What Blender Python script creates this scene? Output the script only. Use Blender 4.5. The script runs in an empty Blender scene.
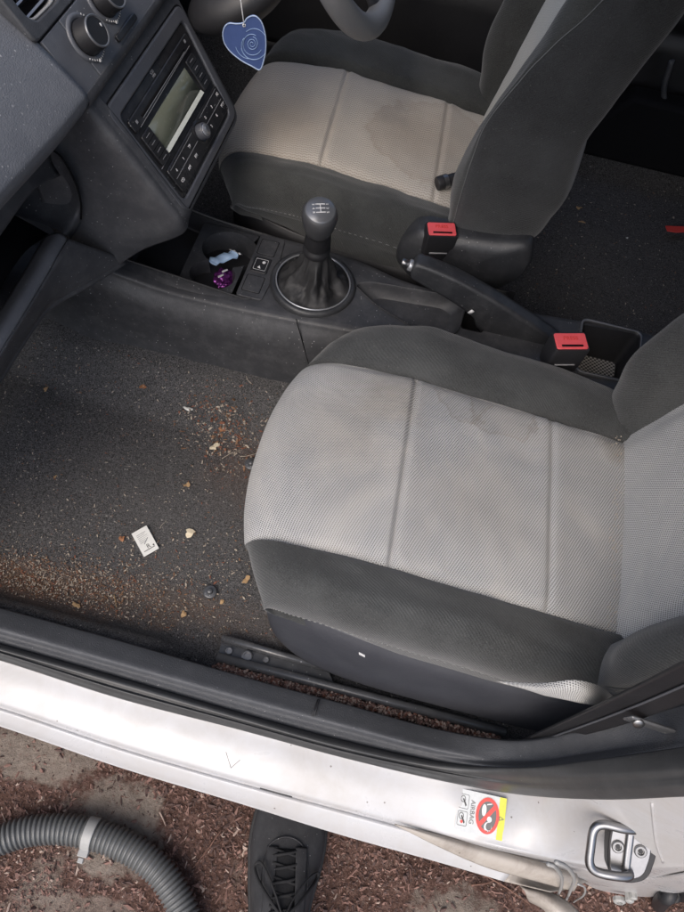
import bpy, bmesh, math, random
import numpy as np
from mathutils import Vector, Matrix, noise
rnd = random.Random(7)
PI = math.pi
S = bpy.context.scene
C = S.collection

# ------------------------------------------------------------------ camera
CAM = np.array([-.363, -.486, 1.419]); YAW, PIT, ROL = [math.radians(a) for a in (3.944, 60.05, 10.936)]
F = 694.78; W0, H0 = 684., 912.
fw = np.array([-math.sin(YAW)*math.cos(PIT), math.cos(YAW)*math.cos(PIT), -math.sin(PIT)])
r0 = np.array([math.cos(YAW), math.sin(YAW), 0.]); u0 = np.cross(r0, fw)
RR = r0*math.cos(ROL)+u0*math.sin(ROL); UU = -r0*math.sin(ROL)+u0*math.cos(ROL)
cam = bpy.data.cameras.new('camera'); co = bpy.data.objects.new('camera', cam); C.objects.link(co)
M = Matrix(((RR[0], UU[0], -fw[0], CAM[0]), (RR[1], UU[1], -fw[1], CAM[1]), (RR[2], UU[2], -fw[2], CAM[2]), (0, 0, 0, 1)))
co.matrix_world = M
cam.sensor_fit = 'VERTICAL'; cam.sensor_height = 24; cam.lens = 24*F/H0; cam.clip_start = .01; cam.clip_end = 500
S.camera = co
def at(px, py, ax, v):
    """photo measurement + one known coordinate -> point in the car"""
    d = fw + RR*(px-W0/2)/F - UU*(py-H0/2)/F
    i = 'xyz'.index(ax); t = (v-CAM[i])/d[i]
    return Vector(CAM+t*d)
Z = lambda x, y, v: at(x, y, 'z', v)
Y = lambda x, y, v: at(x, y, 'y', v)
X = lambda x, y, v: at(x, y, 'x', v)

# ------------------------------------------------------------------ materials
class NT:
    def __init__(s, name):
        s.m = bpy.data.materials.new(name); s.m.use_nodes = True
        s.t = s.m.node_tree; s.n = s.t.nodes; s.b = s.n['Principled BSDF']
    def add(s, t, **k):
        o = s.n.new(t)
        for a, v in k.items():
            if a.startswith('i_'): o.inputs[a[2:].replace('_', ' ')].default_value = v
            else: setattr(o, a, v)
        return o
    def ln(s, a, b): s.t.links.new(a, b)
    def coord(s, kind='Object'): return s.add('ShaderNodeTexCoord').outputs[kind]
    def noise(s, vec, scale, detail=4, rough=.6, dist=0):
        o = s.add('ShaderNodeTexNoise'); o.inputs['Scale'].default_value = scale; o.inputs['Detail'].default_value = detail
        o.inputs['Roughness'].default_value = rough; o.inputs['Distortion'].default_value = dist; s.ln(vec, o.inputs['Vector']); return o.outputs['Fac']
    def ramp(s, f, pts):
        o = s.add('ShaderNodeValToRGB'); e = o.color_ramp.elements
        while len(e) < len(pts): e.new(.5)
        for i, (p, c) in enumerate(pts):
            e[i].position = p; e[i].color = (c, c, c, 1) if isinstance(c, (int, float)) else (*c, 1)
        s.ln(f, o.inputs['Fac']); return o.outputs['Color']
    def mix(s, f, a, b, mode='MIX'):
        o = s.add('ShaderNodeMix', data_type='RGBA', blend_type=mode)
        for inp, v in ((o.inputs[0], f), (o.inputs[6], a), (o.inputs[7], b)):
            if isinstance(v, (int, float)): inp.default_value = v if inp == o.inputs[0] else (v, v, v, 1)
            elif isinstance(v, (tuple, list)): inp.default_value = (*v, 1)
            else: s.ln(v, inp)
        return o.outputs[2]
    def math(s, op, a, b=0.0, c=0.0):
        o = s.add('ShaderNodeMath', operation=op)
        for i, v in enumerate((a, b, c)):
            if isinstance(v, (int, float)): o.inputs[i].default_value = v
            else: s.ln(v, o.inputs[i])
        return o.outputs[0]
    def bump(s, h, strength=.5, dist=.001, prev=None):
        o = s.add('ShaderNodeBump'); o.inputs['Strength'].default_value = strength; o.inputs['Distance'].default_value = dist
        s.ln(h, o.inputs['Height'])
        if prev is not None: s.ln(prev, o.inputs['Normal'])
        return o.outputs['Normal']
    def set(s, k, v):
        i = s.b.inputs[k]
        if isinstance(v, (int, float)): i.default_value = v
        elif isinstance(v, tuple): i.default_value = (*v, 1)
        else: s.ln(v, i)

def plastic(name, col, rough=.55, grain=700, gb=.25, dust=0.0, spec=.4, smudge=.3, dustcol=(.42, .42, .42)):
    n = NT(name); c = n.coord()
    big = n.noise(c, 9, 5, .65); col2 = tuple(x*1.35+.004 for x in col)
    base = n.mix(n.ramp(big, [(.35, 0), (.7, smudge)]), col, col2)
    vo = n.add('ShaderNodeTexVoronoi', i_Scale=grain); n.ln(c, vo.inputs['Vector'])
    if dust:
        v2 = n.add('ShaderNodeTexVoronoi', i_Scale=150.); n.ln(c, v2.inputs['Vector'])
        sz = n.math('MULTIPLY', n.noise(c, 300, 2), .30)
        sel = n.math('LESS_THAN', v2.outputs['Distance'], n.math('MULTIPLY', sz, dust))
        msk = n.ramp(n.noise(c, 14, 3), [(.42, 0), (.6, 1)])
        v3 = n.add('ShaderNodeTexWhiteNoise'); n.ln(v2.outputs['Position'], v3.inputs['Vector'])
        sel = n.math('MULTIPLY', sel, n.math('MULTIPLY', msk, n.math('GREATER_THAN', v3.outputs['Value'], .45)))
        base = n.mix(n.math('MULTIPLY', sel, .8), base, dustcol)
        film = n.ramp(n.noise(c, 40, 6, .75), [(.45, 0), (.8, .12*dust)])
        base = n.mix(film, base, dustcol)
    n.set('Base Color', base); n.set('Specular IOR Level', spec)
    n.set('Roughness', n.ramp(big, [(.3, rough-.07), (.7, rough+.08)]))
    n.set('Normal', n.bump(vo.outputs['Distance'], gb, .0006, n.bump(n.noise(c, 60, 3), .12, .002)))
    return n.m

def bolster_mat(name, col):
    n = NT(name); c = n.coord(); uv = n.coord('UV')
    big = n.noise(c, 7, 5, .6); fine = n.noise(c, 900, 2, .8)
    mp = n.add('ShaderNodeMapping'); mp.inputs['Scale'].default_value = (1, 1, 1); n.ln(uv, mp.inputs['Vector'])
    w1 = n.add('ShaderNodeTexWave', wave_type='BANDS', bands_direction='DIAGONAL', i_Scale=120., i_Distortion=2.2); w1.inputs['Detail'].default_value = 1; n.ln(uv, w1.inputs['Vector'])
    a = n.mix(n.ramp(fine, [(.3, 0), (.75, 1)]), tuple(x*.35 for x in col), tuple(x*1.9 for x in col))
    a = n.mix(n.ramp(big, [(.42, 0), (.72, .6)]), a, tuple(x*2.3 for x in col))
    a = n.mix(n.ramp(n.noise(c, 260, 3, .7), [(.66, 0), (.74, .35)]), a, (.25, .24, .22))   # lint
    n.set('Base Color', a); n.set('Roughness', .9); n.set('Specular IOR Level', .15)
    n.set('Sheen Weight', .25); n.set('Sheen Roughness', .5)
    n.set('Normal', n.bump(w1.outputs['Fac'], .35, .0008, n.bump(fine, .5, .0008)))
    return n.m

def weave_mat(name, light, dark, stain, kind='dots', stainpos=()):
    """ribbed woven seat panel; the stains are marks in the cloth with their own shapes"""
    n = NT(name); uv = n.coord('UV'); c = n.coord()
    sep = n.add('ShaderNodeSeparateXYZ'); n.ln(uv, sep.inputs[0])
    u, v = sep.outputs[0], sep.outputs[1]
    wob = n.math('MULTIPLY', n.math('SUBTRACT', n.noise(uv, 25, 2), .5), .004)
    if kind == 'dots':
        a = n.math('SINE', n.math('MULTIPLY', n.math('ADD', n.math('ADD', u, n.math('MULTIPLY', v, .55)), wob), 2*PI/.0046))
        b = n.math('SINE', n.math('MULTIPLY', n.math('SUBTRACT', v, n.math('MULTIPLY', u, .25)), 2*PI/.0040))
        h = n.math('MULTIPLY_ADD', n.math('MULTIPLY', a, b), .5, .5)
        pat = n.ramp(h, [(.10, 0), (.50, 1)])
    else:
        zz = n.math('MULTIPLY', n.math('PINGPONG', u, .005), .5)
        a = n.math('SINE', n.math('MULTIPLY', n.math('ADD', n.math('ADD', v, zz), wob), 2*PI/.0054))
        b = n.math('SINE', n.math('MULTIPLY', u, 2*PI/.004))
        h = n.math('ADD', n.math('MULTIPLY_ADD', a, .36, .5), n.math('MULTIPLY', b, .14))
        pat = n.ramp(h, [(.1, 0), (.55, 1)])
    col = n.mix(pat, dark, light)
    col = n.mix(n.ramp(n.noise(c, 1200, 2, .8), [(.3, .35), (.7, 0)]), col, dark)
    soil = n.ramp(n.noise(c, 6, 6, .65, .6), [(.42, 0), (.72, .55)])
    col = n.mix(soil, col, n.mix(.6, col, stain))
    for (sx, sy, r, k, ring) in stainpos:
        sc = n.add('ShaderNodeVectorMath', operation='SUBTRACT'); n.ln(c, sc.inputs[0]); sc.inputs[1].default_value = (sx, sy, 0)
        sq = n.add('ShaderNodeVectorMath', operation='MULTIPLY'); n.ln(sc.outputs[0], sq.inputs[0]); sq.inputs[1].default_value = (1, 1, 0)
        le = n.add('ShaderNodeVectorMath', operation='LENGTH'); n.ln(sq.outputs[0], le.inputs[0])
        d = n.math('DIVIDE', n.math('ADD', le.outputs['Value'], n.math('MULTIPLY', n.math('SUBTRACT', n.noise(c, 22, 5, .6), .5), .10)), r)
        if ring: m = n.ramp(d, [(.0, .35*k), (.80, .35*k), (.93, k), (1.0, 0)])
        else: m = n.ramp(d, [(.2, k), (1.0, 0)])
        col = n.mix(m, col, n.mix(1.0, col, stain, 'MULTIPLY'))
    n.set('Base Color', col); n.set('Roughness', .92); n.set('Specular IOR Level', .12)
    n.set('Sheen Weight', .15)
    n.set('Normal', n.bump(h, .5, .0012, n.bump(n.noise(c, 30, 3), .15, .003)))
    return n.m

def carpet_mat(name, dirty=True):
    n = NT(name); c = n.coord()
    f = n.noise(c, 520, 3, .85); g = n.noise(c, 190, 3, .7)
    base = n.mix(n.ramp(f, [(.38, 0), (.70, 1)]), (.017, .017, .018), (.225, .22, .222))
    base = n.mix(n.ramp(g, [(.30, .55), (.48, 0)]), base, (.022, .022, .023)); base = n.mix(n.ramp(g, [(.56, 0), (.72, .45)]), base, (.20, .195, .185))
    v = n.add('ShaderNodeTexVoronoi', i_Scale=210.); n.ln(c, v.inputs['Vector'])
    wn = n.add('ShaderNodeTexWhiteNoise'); n.ln(v.outputs['Position'], wn.inputs['Vector'])
    lint = n.math('MULTIPLY', n.math('LESS_THAN', v.outputs['Distance'], .30), n.math('GREATER_THAN', wn.outputs['Value'], .975))
    base = n.mix(n.math('MULTIPLY', lint, .75), base, (.42, .40, .37))
    big = n.ramp(n.noise(c, 5, 4), [(.4, 0), (.75, .35)])
    base = n.mix(big, base, (.10, .097, .092))
    if dirty:
        for (sx, sy, rx, ry, k, colr) in ((-.90, -.225, .30, .055, .85, (.20, .125, .085)), (-.60, -.19, .22, .05, .5, (.17, .12, .09)), (-.575, .07, .10, .10, .35, (.16, .10, .075)), (-.70, -.05, .28, .17, .30, (.13, .125, .12))):
            sc = n.add('ShaderNodeVectorMath', operation='SUBTRACT'); n.ln(c, sc.inputs[0]); sc.inputs[1].default_value = (sx, sy, 0)
            sq = n.add('ShaderNodeVectorMath', operation='MULTIPLY'); n.ln(sc.outputs[0], sq.inputs[0]); sq.inputs[1].default_value = (1/rx, 1/ry, 0)
            le = n.add('ShaderNodeVectorMath', operation='LENGTH'); n.ln(sq.outputs[0], le.inputs[0])
            dd = n.math('ADD', le.outputs['Value'], n.math('MULTIPLY', n.math('SUBTRACT', n.noise(c, 30, 5, .7), .5), 1.5))
            m = n.math('MULTIPLY', n.ramp(dd, [(.1, k), (1., 0)]), n.ramp(n.noise(c, 300, 4, .8), [(.3, .25), (.6, 1)]))
            base = n.mix(m, base, colr)
    n.set('Base Color', base); n.set('Roughness', .96); n.set('Specular IOR Level', .1)
    n.set('Normal', n.bump(f, .9, .003, n.bump(g, .6, .004)))
    return n.m

def soil_mat(name):
    n = NT(name); c = n.coord()
    a = n.noise(c, 12, 8, .75); b = n.noise(c, 95, 6, .8); p = n.noise(c, 3.6, 5, .6, .4)
    base = n.ramp(b, [(.28, (.045, .026, .021)), (.48, (.155, .088, .068)), (.62, (.26, .160, .130)), (.78, (.36, .28, .235))])
    sand = n.ramp(b, [(.3, (.27, .22, .18)), (.7, (.46, .39, .325))])
    base = n.mix(n.ramp(n.math('MULTIPLY_ADD', a, .35, n.math('MULTIPLY', p, .8)), [(.64, 0), (.70, .7)]), base, sand)
    for (sx, sy, rx, ry, k) in ((-.62, -.515, .085, .085, .95), (-.80, -.44, .12, .05, .9), (-.02, -.53, .10, .07, .9), (-.60, -.64, .10, .03, .6), (.10, -.62, .1, .06, .8)):
        sc = n.add('ShaderNodeVectorMath', operation='SUBTRACT'); n.ln(c, sc.inputs[0]); sc.inputs[1].default_value = (sx, sy, 0)
        sq = n.add('ShaderNodeVectorMath', operation='MULTIPLY'); n.ln(sc.outputs[0], sq.inputs[0]); sq.inputs[1].default_value = (1/rx, 1/ry, 0)
        le = n.add('ShaderNodeVectorMath', operation='LENGTH'); n.ln(sq.outputs[0], le.inputs[0])
        dd = n.math('ADD', le.outputs['Value'], n.math('MULTIPLY', n.math('SUBTRACT', n.noise(c, 28, 6, .7), .5), 1.6))
        base = n.mix(n.ramp(dd, [(.75, k), (1., 0)]), base, sand)
    v = n.add('ShaderNodeTexVoronoi', i_Scale=120.); n.ln(c, v.inputs['Vector'])
    wn = n.add('ShaderNodeTexWhiteNoise'); n.ln(v.outputs['Position'], wn.inputs['Vector'])
    base = n.mix(n.math('MULTIPLY', n.math('LESS_THAN', v.outputs['Distance'], .4), n.ramp(wn.outputs['Value'], [(.8, 0), (.95, .6)])), base, (.30, .22, .18))
    n.set('Base Color', base); n.set('Roughness', .95); n.set('Specular IOR Level', .2)
    n.set('Normal', n.bump(b, 1., .012, n.bump(a, .6, .03)))
    return n.m

def paint_mat(name, col=(.455, .455, .46), dirt=.3, dcol=(.33, .29, .24), rough=.25):
    n = NT(name); c = n.coord()
    d = n.ramp(n.noise(c, 9, 7, .72, .5), [(.45, 0), (.8, dirt)])
    base = n.mix(d, col, dcol)
    m2 = n.add('ShaderNodeMapping'); m2.inputs['Scale'].default_value = (60, 9, 9); n.ln(c, m2.inputs['Vector'])
    base = n.mix(n.ramp(n.noise(m2.outputs[0], 1, 5, .7), [(.50, 0), (.80, .30)]), base, (.40, .38, .35))
    v = n.add('ShaderNodeTexVoronoi', i_Scale=55.); n.ln(c, v.inputs['Vector'])
    wn = n.add('ShaderNodeTexWhiteNoise'); n.ln(v.outputs['Position'], wn.inputs['Vector'])
    sp = n.math('MULTIPLY', n.math('LESS_THAN', v.outputs['Distance'], .075), n.math('GREATER_THAN', wn.outputs['Value'], .62))
    base = n.mix(n.math('MULTIPLY', sp, .8), base, (.10, .08, .06))
    mp = n.add('ShaderNodeMapping'); mp.inputs['Scale'].default_value = (12, 140, 140); mp.inputs['Rotation'].default_value = (0, 0, .5); n.ln(c, mp.inputs['Vector'])
    sc = n.ramp(n.noise(mp.outputs[0], 1, 3), [(.70, 0), (.73, .35)])
    base = n.mix(sc, base, (.5, .49, .47))
    n.set('Base Color', base); n.set('Roughness', n.ramp(n.noise(c, 9, 7, .72, .5), [(.4, rough), (.8, rough+.4)]))
    n.set('Coat Weight', .25); n.set('Coat Roughness', .15)
    n.set('Normal', n.bump(n.noise(c, 18, 3), .06, .004))
    return n.m

def plain(name, col, rough=.5, metal=0., nz=0., spec=.5, ns=200):
    n = NT(name); c = n.coord()
    f = n.noise(c, ns, 4, .7)
    n.set('Base Color', n.mix(n.ramp(f, [(.3, 0), (.8, .5)]), col, tuple(min(1, x*1.3+.003) for x in col)))
    n.set('Roughness', rough); n.set('Metallic', metal); n.set('Specular IOR Level', spec)
    if nz: n.set('Normal', n.bump(f, nz, .001))
    return n.m

m_pad = plastic('dash_soft_plastic', (.128, .135, .150), .50, 520, .55, 1.0, .5)
m_dash = plastic('dash_panel_plastic', (.046, .048, .054), .50, 700, .35, .8, .45)
m_stack = plastic('stack_plastic', (.092, .097, .110), .42, 800, .2, .7, .5)
m_bezel = plastic('bezel_plastic', (.064, .067, .077), .38, 900, .12, .5, .5)
m_radio = plastic('radio_plastic', (.012, .012, .014), .32, 900, .1, .6, .5)
m_cons = plastic('console_plastic', (.034, .035, .039), .50, 800, .3, .8, .45)
m_black = plastic('black_plastic', (.016, .016, .018), .45, 900, .15, .1, .4, .2)
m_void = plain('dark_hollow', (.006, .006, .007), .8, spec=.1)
m_trim = plastic('sill_trim_plastic', (.055, .058, .064), .55, 600, .55, .5, .4)
m_seal = plastic('seal_rubber', (.040, .041, .042), .42, 900, .15, .35, .45)
m_skirt = plastic('skirt_plastic', (.040, .042, .050), .45, 700, .35, .2, .45)
m_bol = bolster_mat('bolster_cloth', (.040, .0415, .0415))
m_bol_d = bolster_mat('bolster_cloth_driver', (.037, .0385, .0375))
m_side_d = bolster_mat('side_cloth_driver', (.029, .030, .031))
m_ins = weave_mat('grey_weave', (.455, .46, .46), (.028, .028, .029), (.66, .61, .54), 'dots',
                  ((.07, .125, .055, .55, True), (.005, .135, .045, .5, True), (-.10, .11, .07, .5, False), (-.15, .03, .12, .35, False), (.05, -.02, .10, .25, False), (.235, .13, .03, .6, False)))
m_ins_back = weave_mat('grey_weave_back', (.54, .54, .53), (.035, .035, .035), (.66, .62, .55), 'dots')
m_ins_d = weave_mat('beige_weave', (.50, .465, .415), (.29, .265, .235), (.58, .50, .42), 'zig',
                    ((.13, .01, .125, .30, True), (-.15, -.05, .12, .3, False), (.10, .02, .14, .42, False)))
m_ins_db = weave_mat('pale_weave_back', (.60, .60, .56), (.18, .18, .165), (.6, .55, .48), 'dots')
m_carpet = carpet_mat('carpet_pile')
m_carpet_r = carpet_mat('carpet_pile_rear', False)
m_soil = soil_mat('soil')
m_paint = paint_mat('white_paint', dirt=.5)
m_paint_d = paint_mat('white_paint_dirty', (.36, .325, .285), 1., (.11, .085, .065), .6)
m_steel = plain('brushed_steel', (.25, .25, .255), .36, 1., .05)
m_rail = plastic('rail_black_steel', (.060, .062, .066), .30, 500, .1, .9, .7)
m_red = plain('red_button', (.70, .09, .10), .45, 0, .05)
m_stitch = plain('stitch_thread', (.20, .205, .20), .85)
m_pipe = plain('piping_cord', (.12, .125, .125), .8)
m_face = plastic('knob_face_grey', (.16, .17, .20), .4, 900, .1, .5, .5)
m_wheel = plastic('wheel_leather', (.19, .193, .20), .42, 500, .4, .1, .5)
m_cons2 = plastic('grip_plastic', (.022, .023, .026), .42, 700, .3, .6, .5)
m_knob = plastic('knob_plastic', (.045, .046, .050), .38, 900, .2, .5, .5)
m_cap = plain('knob_cap_grey', (.13, .135, .145), .3, .4)
m_bolt = plain('bolt_steel', (.22, .22, .22), .35, .8)
m_grime = paint_mat('grime_metal', (.22, .18, .14), .9, (.08, .06, .045), .7)
m_white = plain('white_mark', (.62, .62, .62), .6)
m_grey = plain('grey_mark', (.25, .25, .26), .5)
m_silver = plain('silver_plastic', (.34, .35, .37), .32, .6)
m_leather = plain('boot_leatherette', (.022, .022, .023), .58, 0, .4, .4, 400)
m_hose = plastic('hose_plastic', (.085, .088, .088), .42, 400, .1, .5, .5)
m_clip = plain('clip_plastic', (.30, .30, .29), .5)
m_shoe = plastic('shoe_leather', (.034, .034, .036), .62, 900, .35, .5, .3)
m_sole = plain('sole_rubber', (.020, .020, .020), .7)
m_lace = plain('lace_cord', (.022, .022, .023), .85, 0, .6, .2, 900)
m_card = plain('card_paper', (.66, .66, .63), .6)
m_ink = plain('ink', (.05, .05, .05), .6)
m_leaf1 = plain('leaf_cream', (.60, .52, .38), .7, 0, .4)
m_leaf2 = plain('leaf_orange', (.27, .12, .055), .75, 0, .4)
m_leaf3 = plain('leaf_tan', (.34, .22, .11), .75, 0, .4)
m_cr1 = plain('crumb_pale', (.36, .31, .25), .8)
m_cr2 = plain('crumb_brown', (.17, .095, .055), .85)
m_cr3 = plain('crumb_red', (.19, .075, .045), .85)
m_ch1 = plain('chip_dark', (.085, .052, .044), .85)
m_ch2 = plain('chip_mid', (.20, .115, .092), .85)
m_ch3 = plain('chip_pale', (.38, .29, .24), .85)
m_twig = plain('twig_bark', (.16, .085, .06), .8)
m_yel = plain('sticker_yellow', (.55, .55, .06), .5)
m_stk = plain('sticker_grey', (.50, .52, .52), .4)
m_stkred = plain('sticker_red', (.66, .05, .04), .4)
m_metalstk = plain('sticker_dark', (.10, .10, .10), .4)
m_redstrip = plain('red_plastic_strip', (.55, .05, .04), .5)
m_purple = plain('purple_foil', (.16, .03, .19), .22, .6, .6, .5, 90)
m_wrap = plain('blue_white_wrapper', (.36, .50, .68), .4, 0, .5, .5, 80)

# ------------------------------------------------------------------ mesh helpers
def tag(o, label=None, cat=None, group=None, kind=None):
    if label: o['label'] = label
    if cat: o['category'] = cat
    if group: o['group'] = group
    if kind: o['kind'] = kind
    return o
def empty(name, loc=(0, 0, 0), label=None, cat=None, group=None, mat=None):
    o = bpy.data.objects.new(name, None); C.objects.link(o); o.empty_display_size = .05
    if mat is not None: o.matrix_world = mat
    else: o.location = loc
    return tag(o, label, cat, group)
def wm(o):
    m = o.matrix_basis.copy()
    while o.parent: o = o.parent; m = o.matrix_basis @ m
    return m
def obj(name, bm, mats, parent=None, local=False, smooth=True, bev=0, seg=2, weld=False, ang=None):
    """link a bmesh as ONE object; coordinates are world ones unless local=True"""
    me = bpy.data.meshes.new(name)
    if weld: bmesh.ops.remove_doubles(bm, verts=bm.verts, dist=1e-5)
    bmesh.ops.recalc_face_normals(bm, faces=bm.faces) if not bm.faces.layers.int.get('keep') else None
    bm.to_mesh(me); bm.free()
    if not isinstance(mats, (list, tuple)): mats = [mats]
    for m in mats: me.materials.append(m)
    if smooth: me.polygons.foreach_set('use_smooth', [True]*len(me.polygons))
    o = bpy.data.objects.new(name, me); C.objects.link(o)
    if parent is not None:
        o.parent = parent
        if not local: me.transform(wm(parent).inverted())
    if bev:
        b = o.modifiers.new('bevel', 'BEVEL'); b.width = bev; b.segments = seg; b.limit_method = 'ANGLE'; b.angle_limit = math.radians(35)
    if smooth and (bev or ang):
        me.set_sharp_from_angle(angle=math.radians(ang or 50))
    return o
def catmull(P, n, closed=False):
    P = [Vector(p) for p in P]; N = len(P); out = []
    rng = range(N if closed else N-1)
    for i in rng:
        if closed: a, b, c, d = P[(i-1) % N], P[i], P[(i+1) % N], P[(i+2) % N]
        else:
            b, c = P[i], P[i+1]; a = P[i-1] if i else b*2-c; d = P[i+2] if i+2 < N else c*2-b
        for k in range(n):
            t = k/n
            out.append(.5*((2*b)+(c-a)*t+(2*a-5*b+4*c-d)*t*t+(3*b-a-3*c+d)*t**3))
    if not closed: out.append(P[-1].copy())
    return out
def surf(net, nu, nv):
    rows = [catmull(r, nv) for r in net]
    cols = [catmull([r[j] for r in rows], nu) for j in range(len(rows[0]))]
    return [[cols[j][i] for j in range(len(cols))] for i in range(len(cols[0]))]
def grid_bm(G, bm=None, mat=0, matf=None, wrap=False, uv=True):
    bm = bm or bmesh.new()
    V = [[bm.verts.new(p) for p in r] for r in G]
    L = bm.loops.layers.uv.verify()
    n, m = len(G), len(G[0])
    us = [0.]; ci = m//2
    for i in range(1, n): us.append(us[-1]+(G[i][ci]-G[i-1][ci]).length)
    vs = [0.]; ri = n//2
    for j in range(1, m): vs.append(vs[-1]+(G[ri][j]-G[ri][j-1]).length)
    for i in range(n-1):
        for j in range(m-1 if not wrap else m):
            j2 = (j+1) % m
            q = [(i, j), (i+1, j), (i+1, j2), (i, j2)]
            try: f = bm.faces.new([V[a][b] for a, b in q])
            except ValueError: continue
            f.material_index = matf(i, j) if matf else mat
            for l, (a, b) in zip(f.loops, q): l[L].uv = (us[a], vs[b])
    return bm
def patch(name, net, nu, nv, mat, parent=None, thick=.003, **k):
    bm = grid_bm(surf(net, nu, nv)); o = obj(name, bm, mat, parent, **k)
    if thick:
        s = o.modifiers.new('thickness', 'SOLIDIFY'); s.thickness = thick; s.offset = -1
    return o
def rowset(pts_a, pts_b, k):
    return [[Vector(a).lerp(Vector(b), t/(k-1)) for a, b in zip(pts_a, pts_b)] for t in range(k)]
def tube_bm(path, r, n=12, bm=None, closed=False, caps=True, mat=0, flat=1., up=None):
    bm = bm or bmesh.new(); path = [Vector(p) for p in path]; N = len(path)
    rr = r if callable(r) else (lambda i: r)
    t0 = (path[1]-path[0]).normalized(); a = Vector(up) if up else (Vector((0, 0, 1)) if abs(t0.z) < .9 else Vector((1, 0, 0)))
    nrm = (a-t0*a.dot(t0)).normalized(); rings = []
    for i, p in enumerate(path):
        if closed: t = (path[(i+1) % N]-path[i-1]).normalized()
        else: t = (path[min(i+1, N-1)]-path[max(i-1, 0)]).normalized()
        nrm = (nrm-t*nrm.dot(t)).normalized(); b = t.cross(nrm)
        rings.append([bm.verts.new(p+(nrm*math.cos(2*PI*k/n)*flat+b*math.sin(2*PI*k/n))*rr(i)) for k in range(n)])
    for i in range(N if closed else N-1):
        A, B = rings[i], rings[(i+1) % N]
        for k in range(n):
            f = bm.faces.new((A[k], A[(k+1) % n], B[(k+1) % n], B[k])); f.material_index = mat
    if caps and not closed: bm.faces.new(rings[0][::-1]); bm.faces.new(rings[-1])
    return bm
def lathe_bm(prof, n=40, mtx=None, bm=None, caps=True):
    bm = bm or bmesh.new(); mtx = mtx or Matrix(); R = []
    for r, z in prof:
        R.append([bm.verts.new(mtx @ Vector((r*math.cos(2*PI*k/n), r*math.sin(2*PI*k/n), z))) for k in range(n)])
    for a, b in zip(R, R[1:]):
        for k in range(n): bm.faces.new((a[k], a[(k+1) % n], b[(k+1) % n], b[k]))
    if caps: bm.faces.new(R[0][::-1]); bm.faces.new(R[-1])
    return bm
def box_bm(x0, x1, y0, y1, z0, z1, mtx=None, bm=None):
    bm = bm or bmesh.new(); mtx = mtx or Matrix()
    v = [bm.verts.new(mtx @ Vector(p)) for p in ((x0, y0, z0), (x1, y0, z0), (x1, y1, z0), (x0, y1, z0), (x0, y0, z1), (x1, y0, z1), (x1, y1, z1), (x0, y1, z1))]
    for q in ((0, 3, 2, 1), (4, 5, 6, 7), (0, 1, 5, 4), (1, 2, 6, 5), (2, 3, 7, 6), (3, 0, 4, 7)): bm.faces.new([v[i] for i in q])
    return bm
def prism_bm(poly, vec, bm=None):
    """closed outline (3D points) extruded by vec"""
    bm = bm or bmesh.new(); vec = Vector(vec)
    a = [bm.verts.new(Vector(p)) for p in poly]; b = [bm.verts.new(Vector(p)+vec) for p in poly]
    bm.faces.new(a[::-1]); bm.faces.new(b); n = len(a)
    for i in range(n): bm.faces.new((a[i], a[(i+1) % n], b[(i+1) % n], b[i]))
    return bm
def rrect(w, h, r, n=5, cx=0, cy=0):
    out = []
    for (sx, sy, a0) in ((1, 1, 0), (-1, 1, 90), (-1, -1, 180), (1, -1, 270)):
        for k in range(n+1):
            a = math.radians(a0+90*k/n); out.append(((sx*(w/2-r))+r*math.cos(a)+cx, (sy*(h/2-r))+r*math.sin(a)+cy))
    return out
def rounded_poly(P, r, n=5):
    out = []; N = len(P)
    for i in range(N):
        p = Vector(P[i]).to_2d(); a = (Vector(P[i-1]).to_2d()-p); b = (Vector(P[(i+1) % N]).to_2d()-p)
        rr = min(r, a.length*.45, b.length*.45); s = p+a.normalized()*rr; e = p+b.normalized()*rr
        for k in range(n+1):
            t = k/n; out.append(tuple((1-t)**2*s+2*t*(1-t)*p+t*t*e))
    return out
def frame_bm(outer, inner, z0, z1, mtx=None, bm=None):
    """ring between two outlines with the same number of points"""
    bm = bm or bmesh.new(); mtx = mtx or Matrix()
    L = [[bm.verts.new(mtx @ Vector((x, y, z))) for x, y in P] for P, z in ((outer, z0), (outer, z1), (inner, z1), (inner, z0))]
    n = len(outer)
    for A, B in zip(L, L[1:]+L[:1]):
        for i in range(n): bm.faces.new((A[i], A[(i+1) % n], B[(i+1) % n], B[i]))
    return bm
def plate_bm(poly, z0, z1, mtx=None, bm=None):
    bm = bm or bmesh.new(); mtx = mtx or Matrix()
    a = [bm.verts.new(mtx @ Vector((x, y, z0))) for x, y in poly]; b = [bm.verts.new(mtx @ Vector((x, y, z1))) for x, y in poly]
    bm.faces.new(a[::-1]); bm.faces.new(b); n = len(a)
    for i in range(n): bm.faces.new((a[i], a[(i+1) % n], b[(i+1) % n], b[i]))
    return bm
def text_bm(s, size, mtx, bm=None, depth=.0003):
    cu = bpy.data.curves.new('txt', 'FONT'); cu.body = s; cu.size = size; cu.extrude = depth; cu.align_x = 'CENTER'; cu.align_y = 'CENTER'
    o = bpy.data.objects.new('txt', cu); C.objects.link(o)
    dg = bpy.context.evaluated_depsgraph_get(); me = bpy.data.meshes.new_from_object(o.evaluated_get(dg))
    me.transform(mtx); bm = bm or bmesh.new(); bm.from_mesh(me)
    bpy.data.objects.remove(o); bpy.data.curves.remove(cu); bpy.data.meshes.remove(me)
    return bm
def T(x, y, z): return Matrix.Translation((x, y, z))
def RZ(a): return Matrix.Rotation(a, 4, 'Z')
def RX(a): return Matrix.Rotation(a, 4, 'X')
def RY(a): return Matrix.Rotation(a, 4, 'Y')
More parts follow.
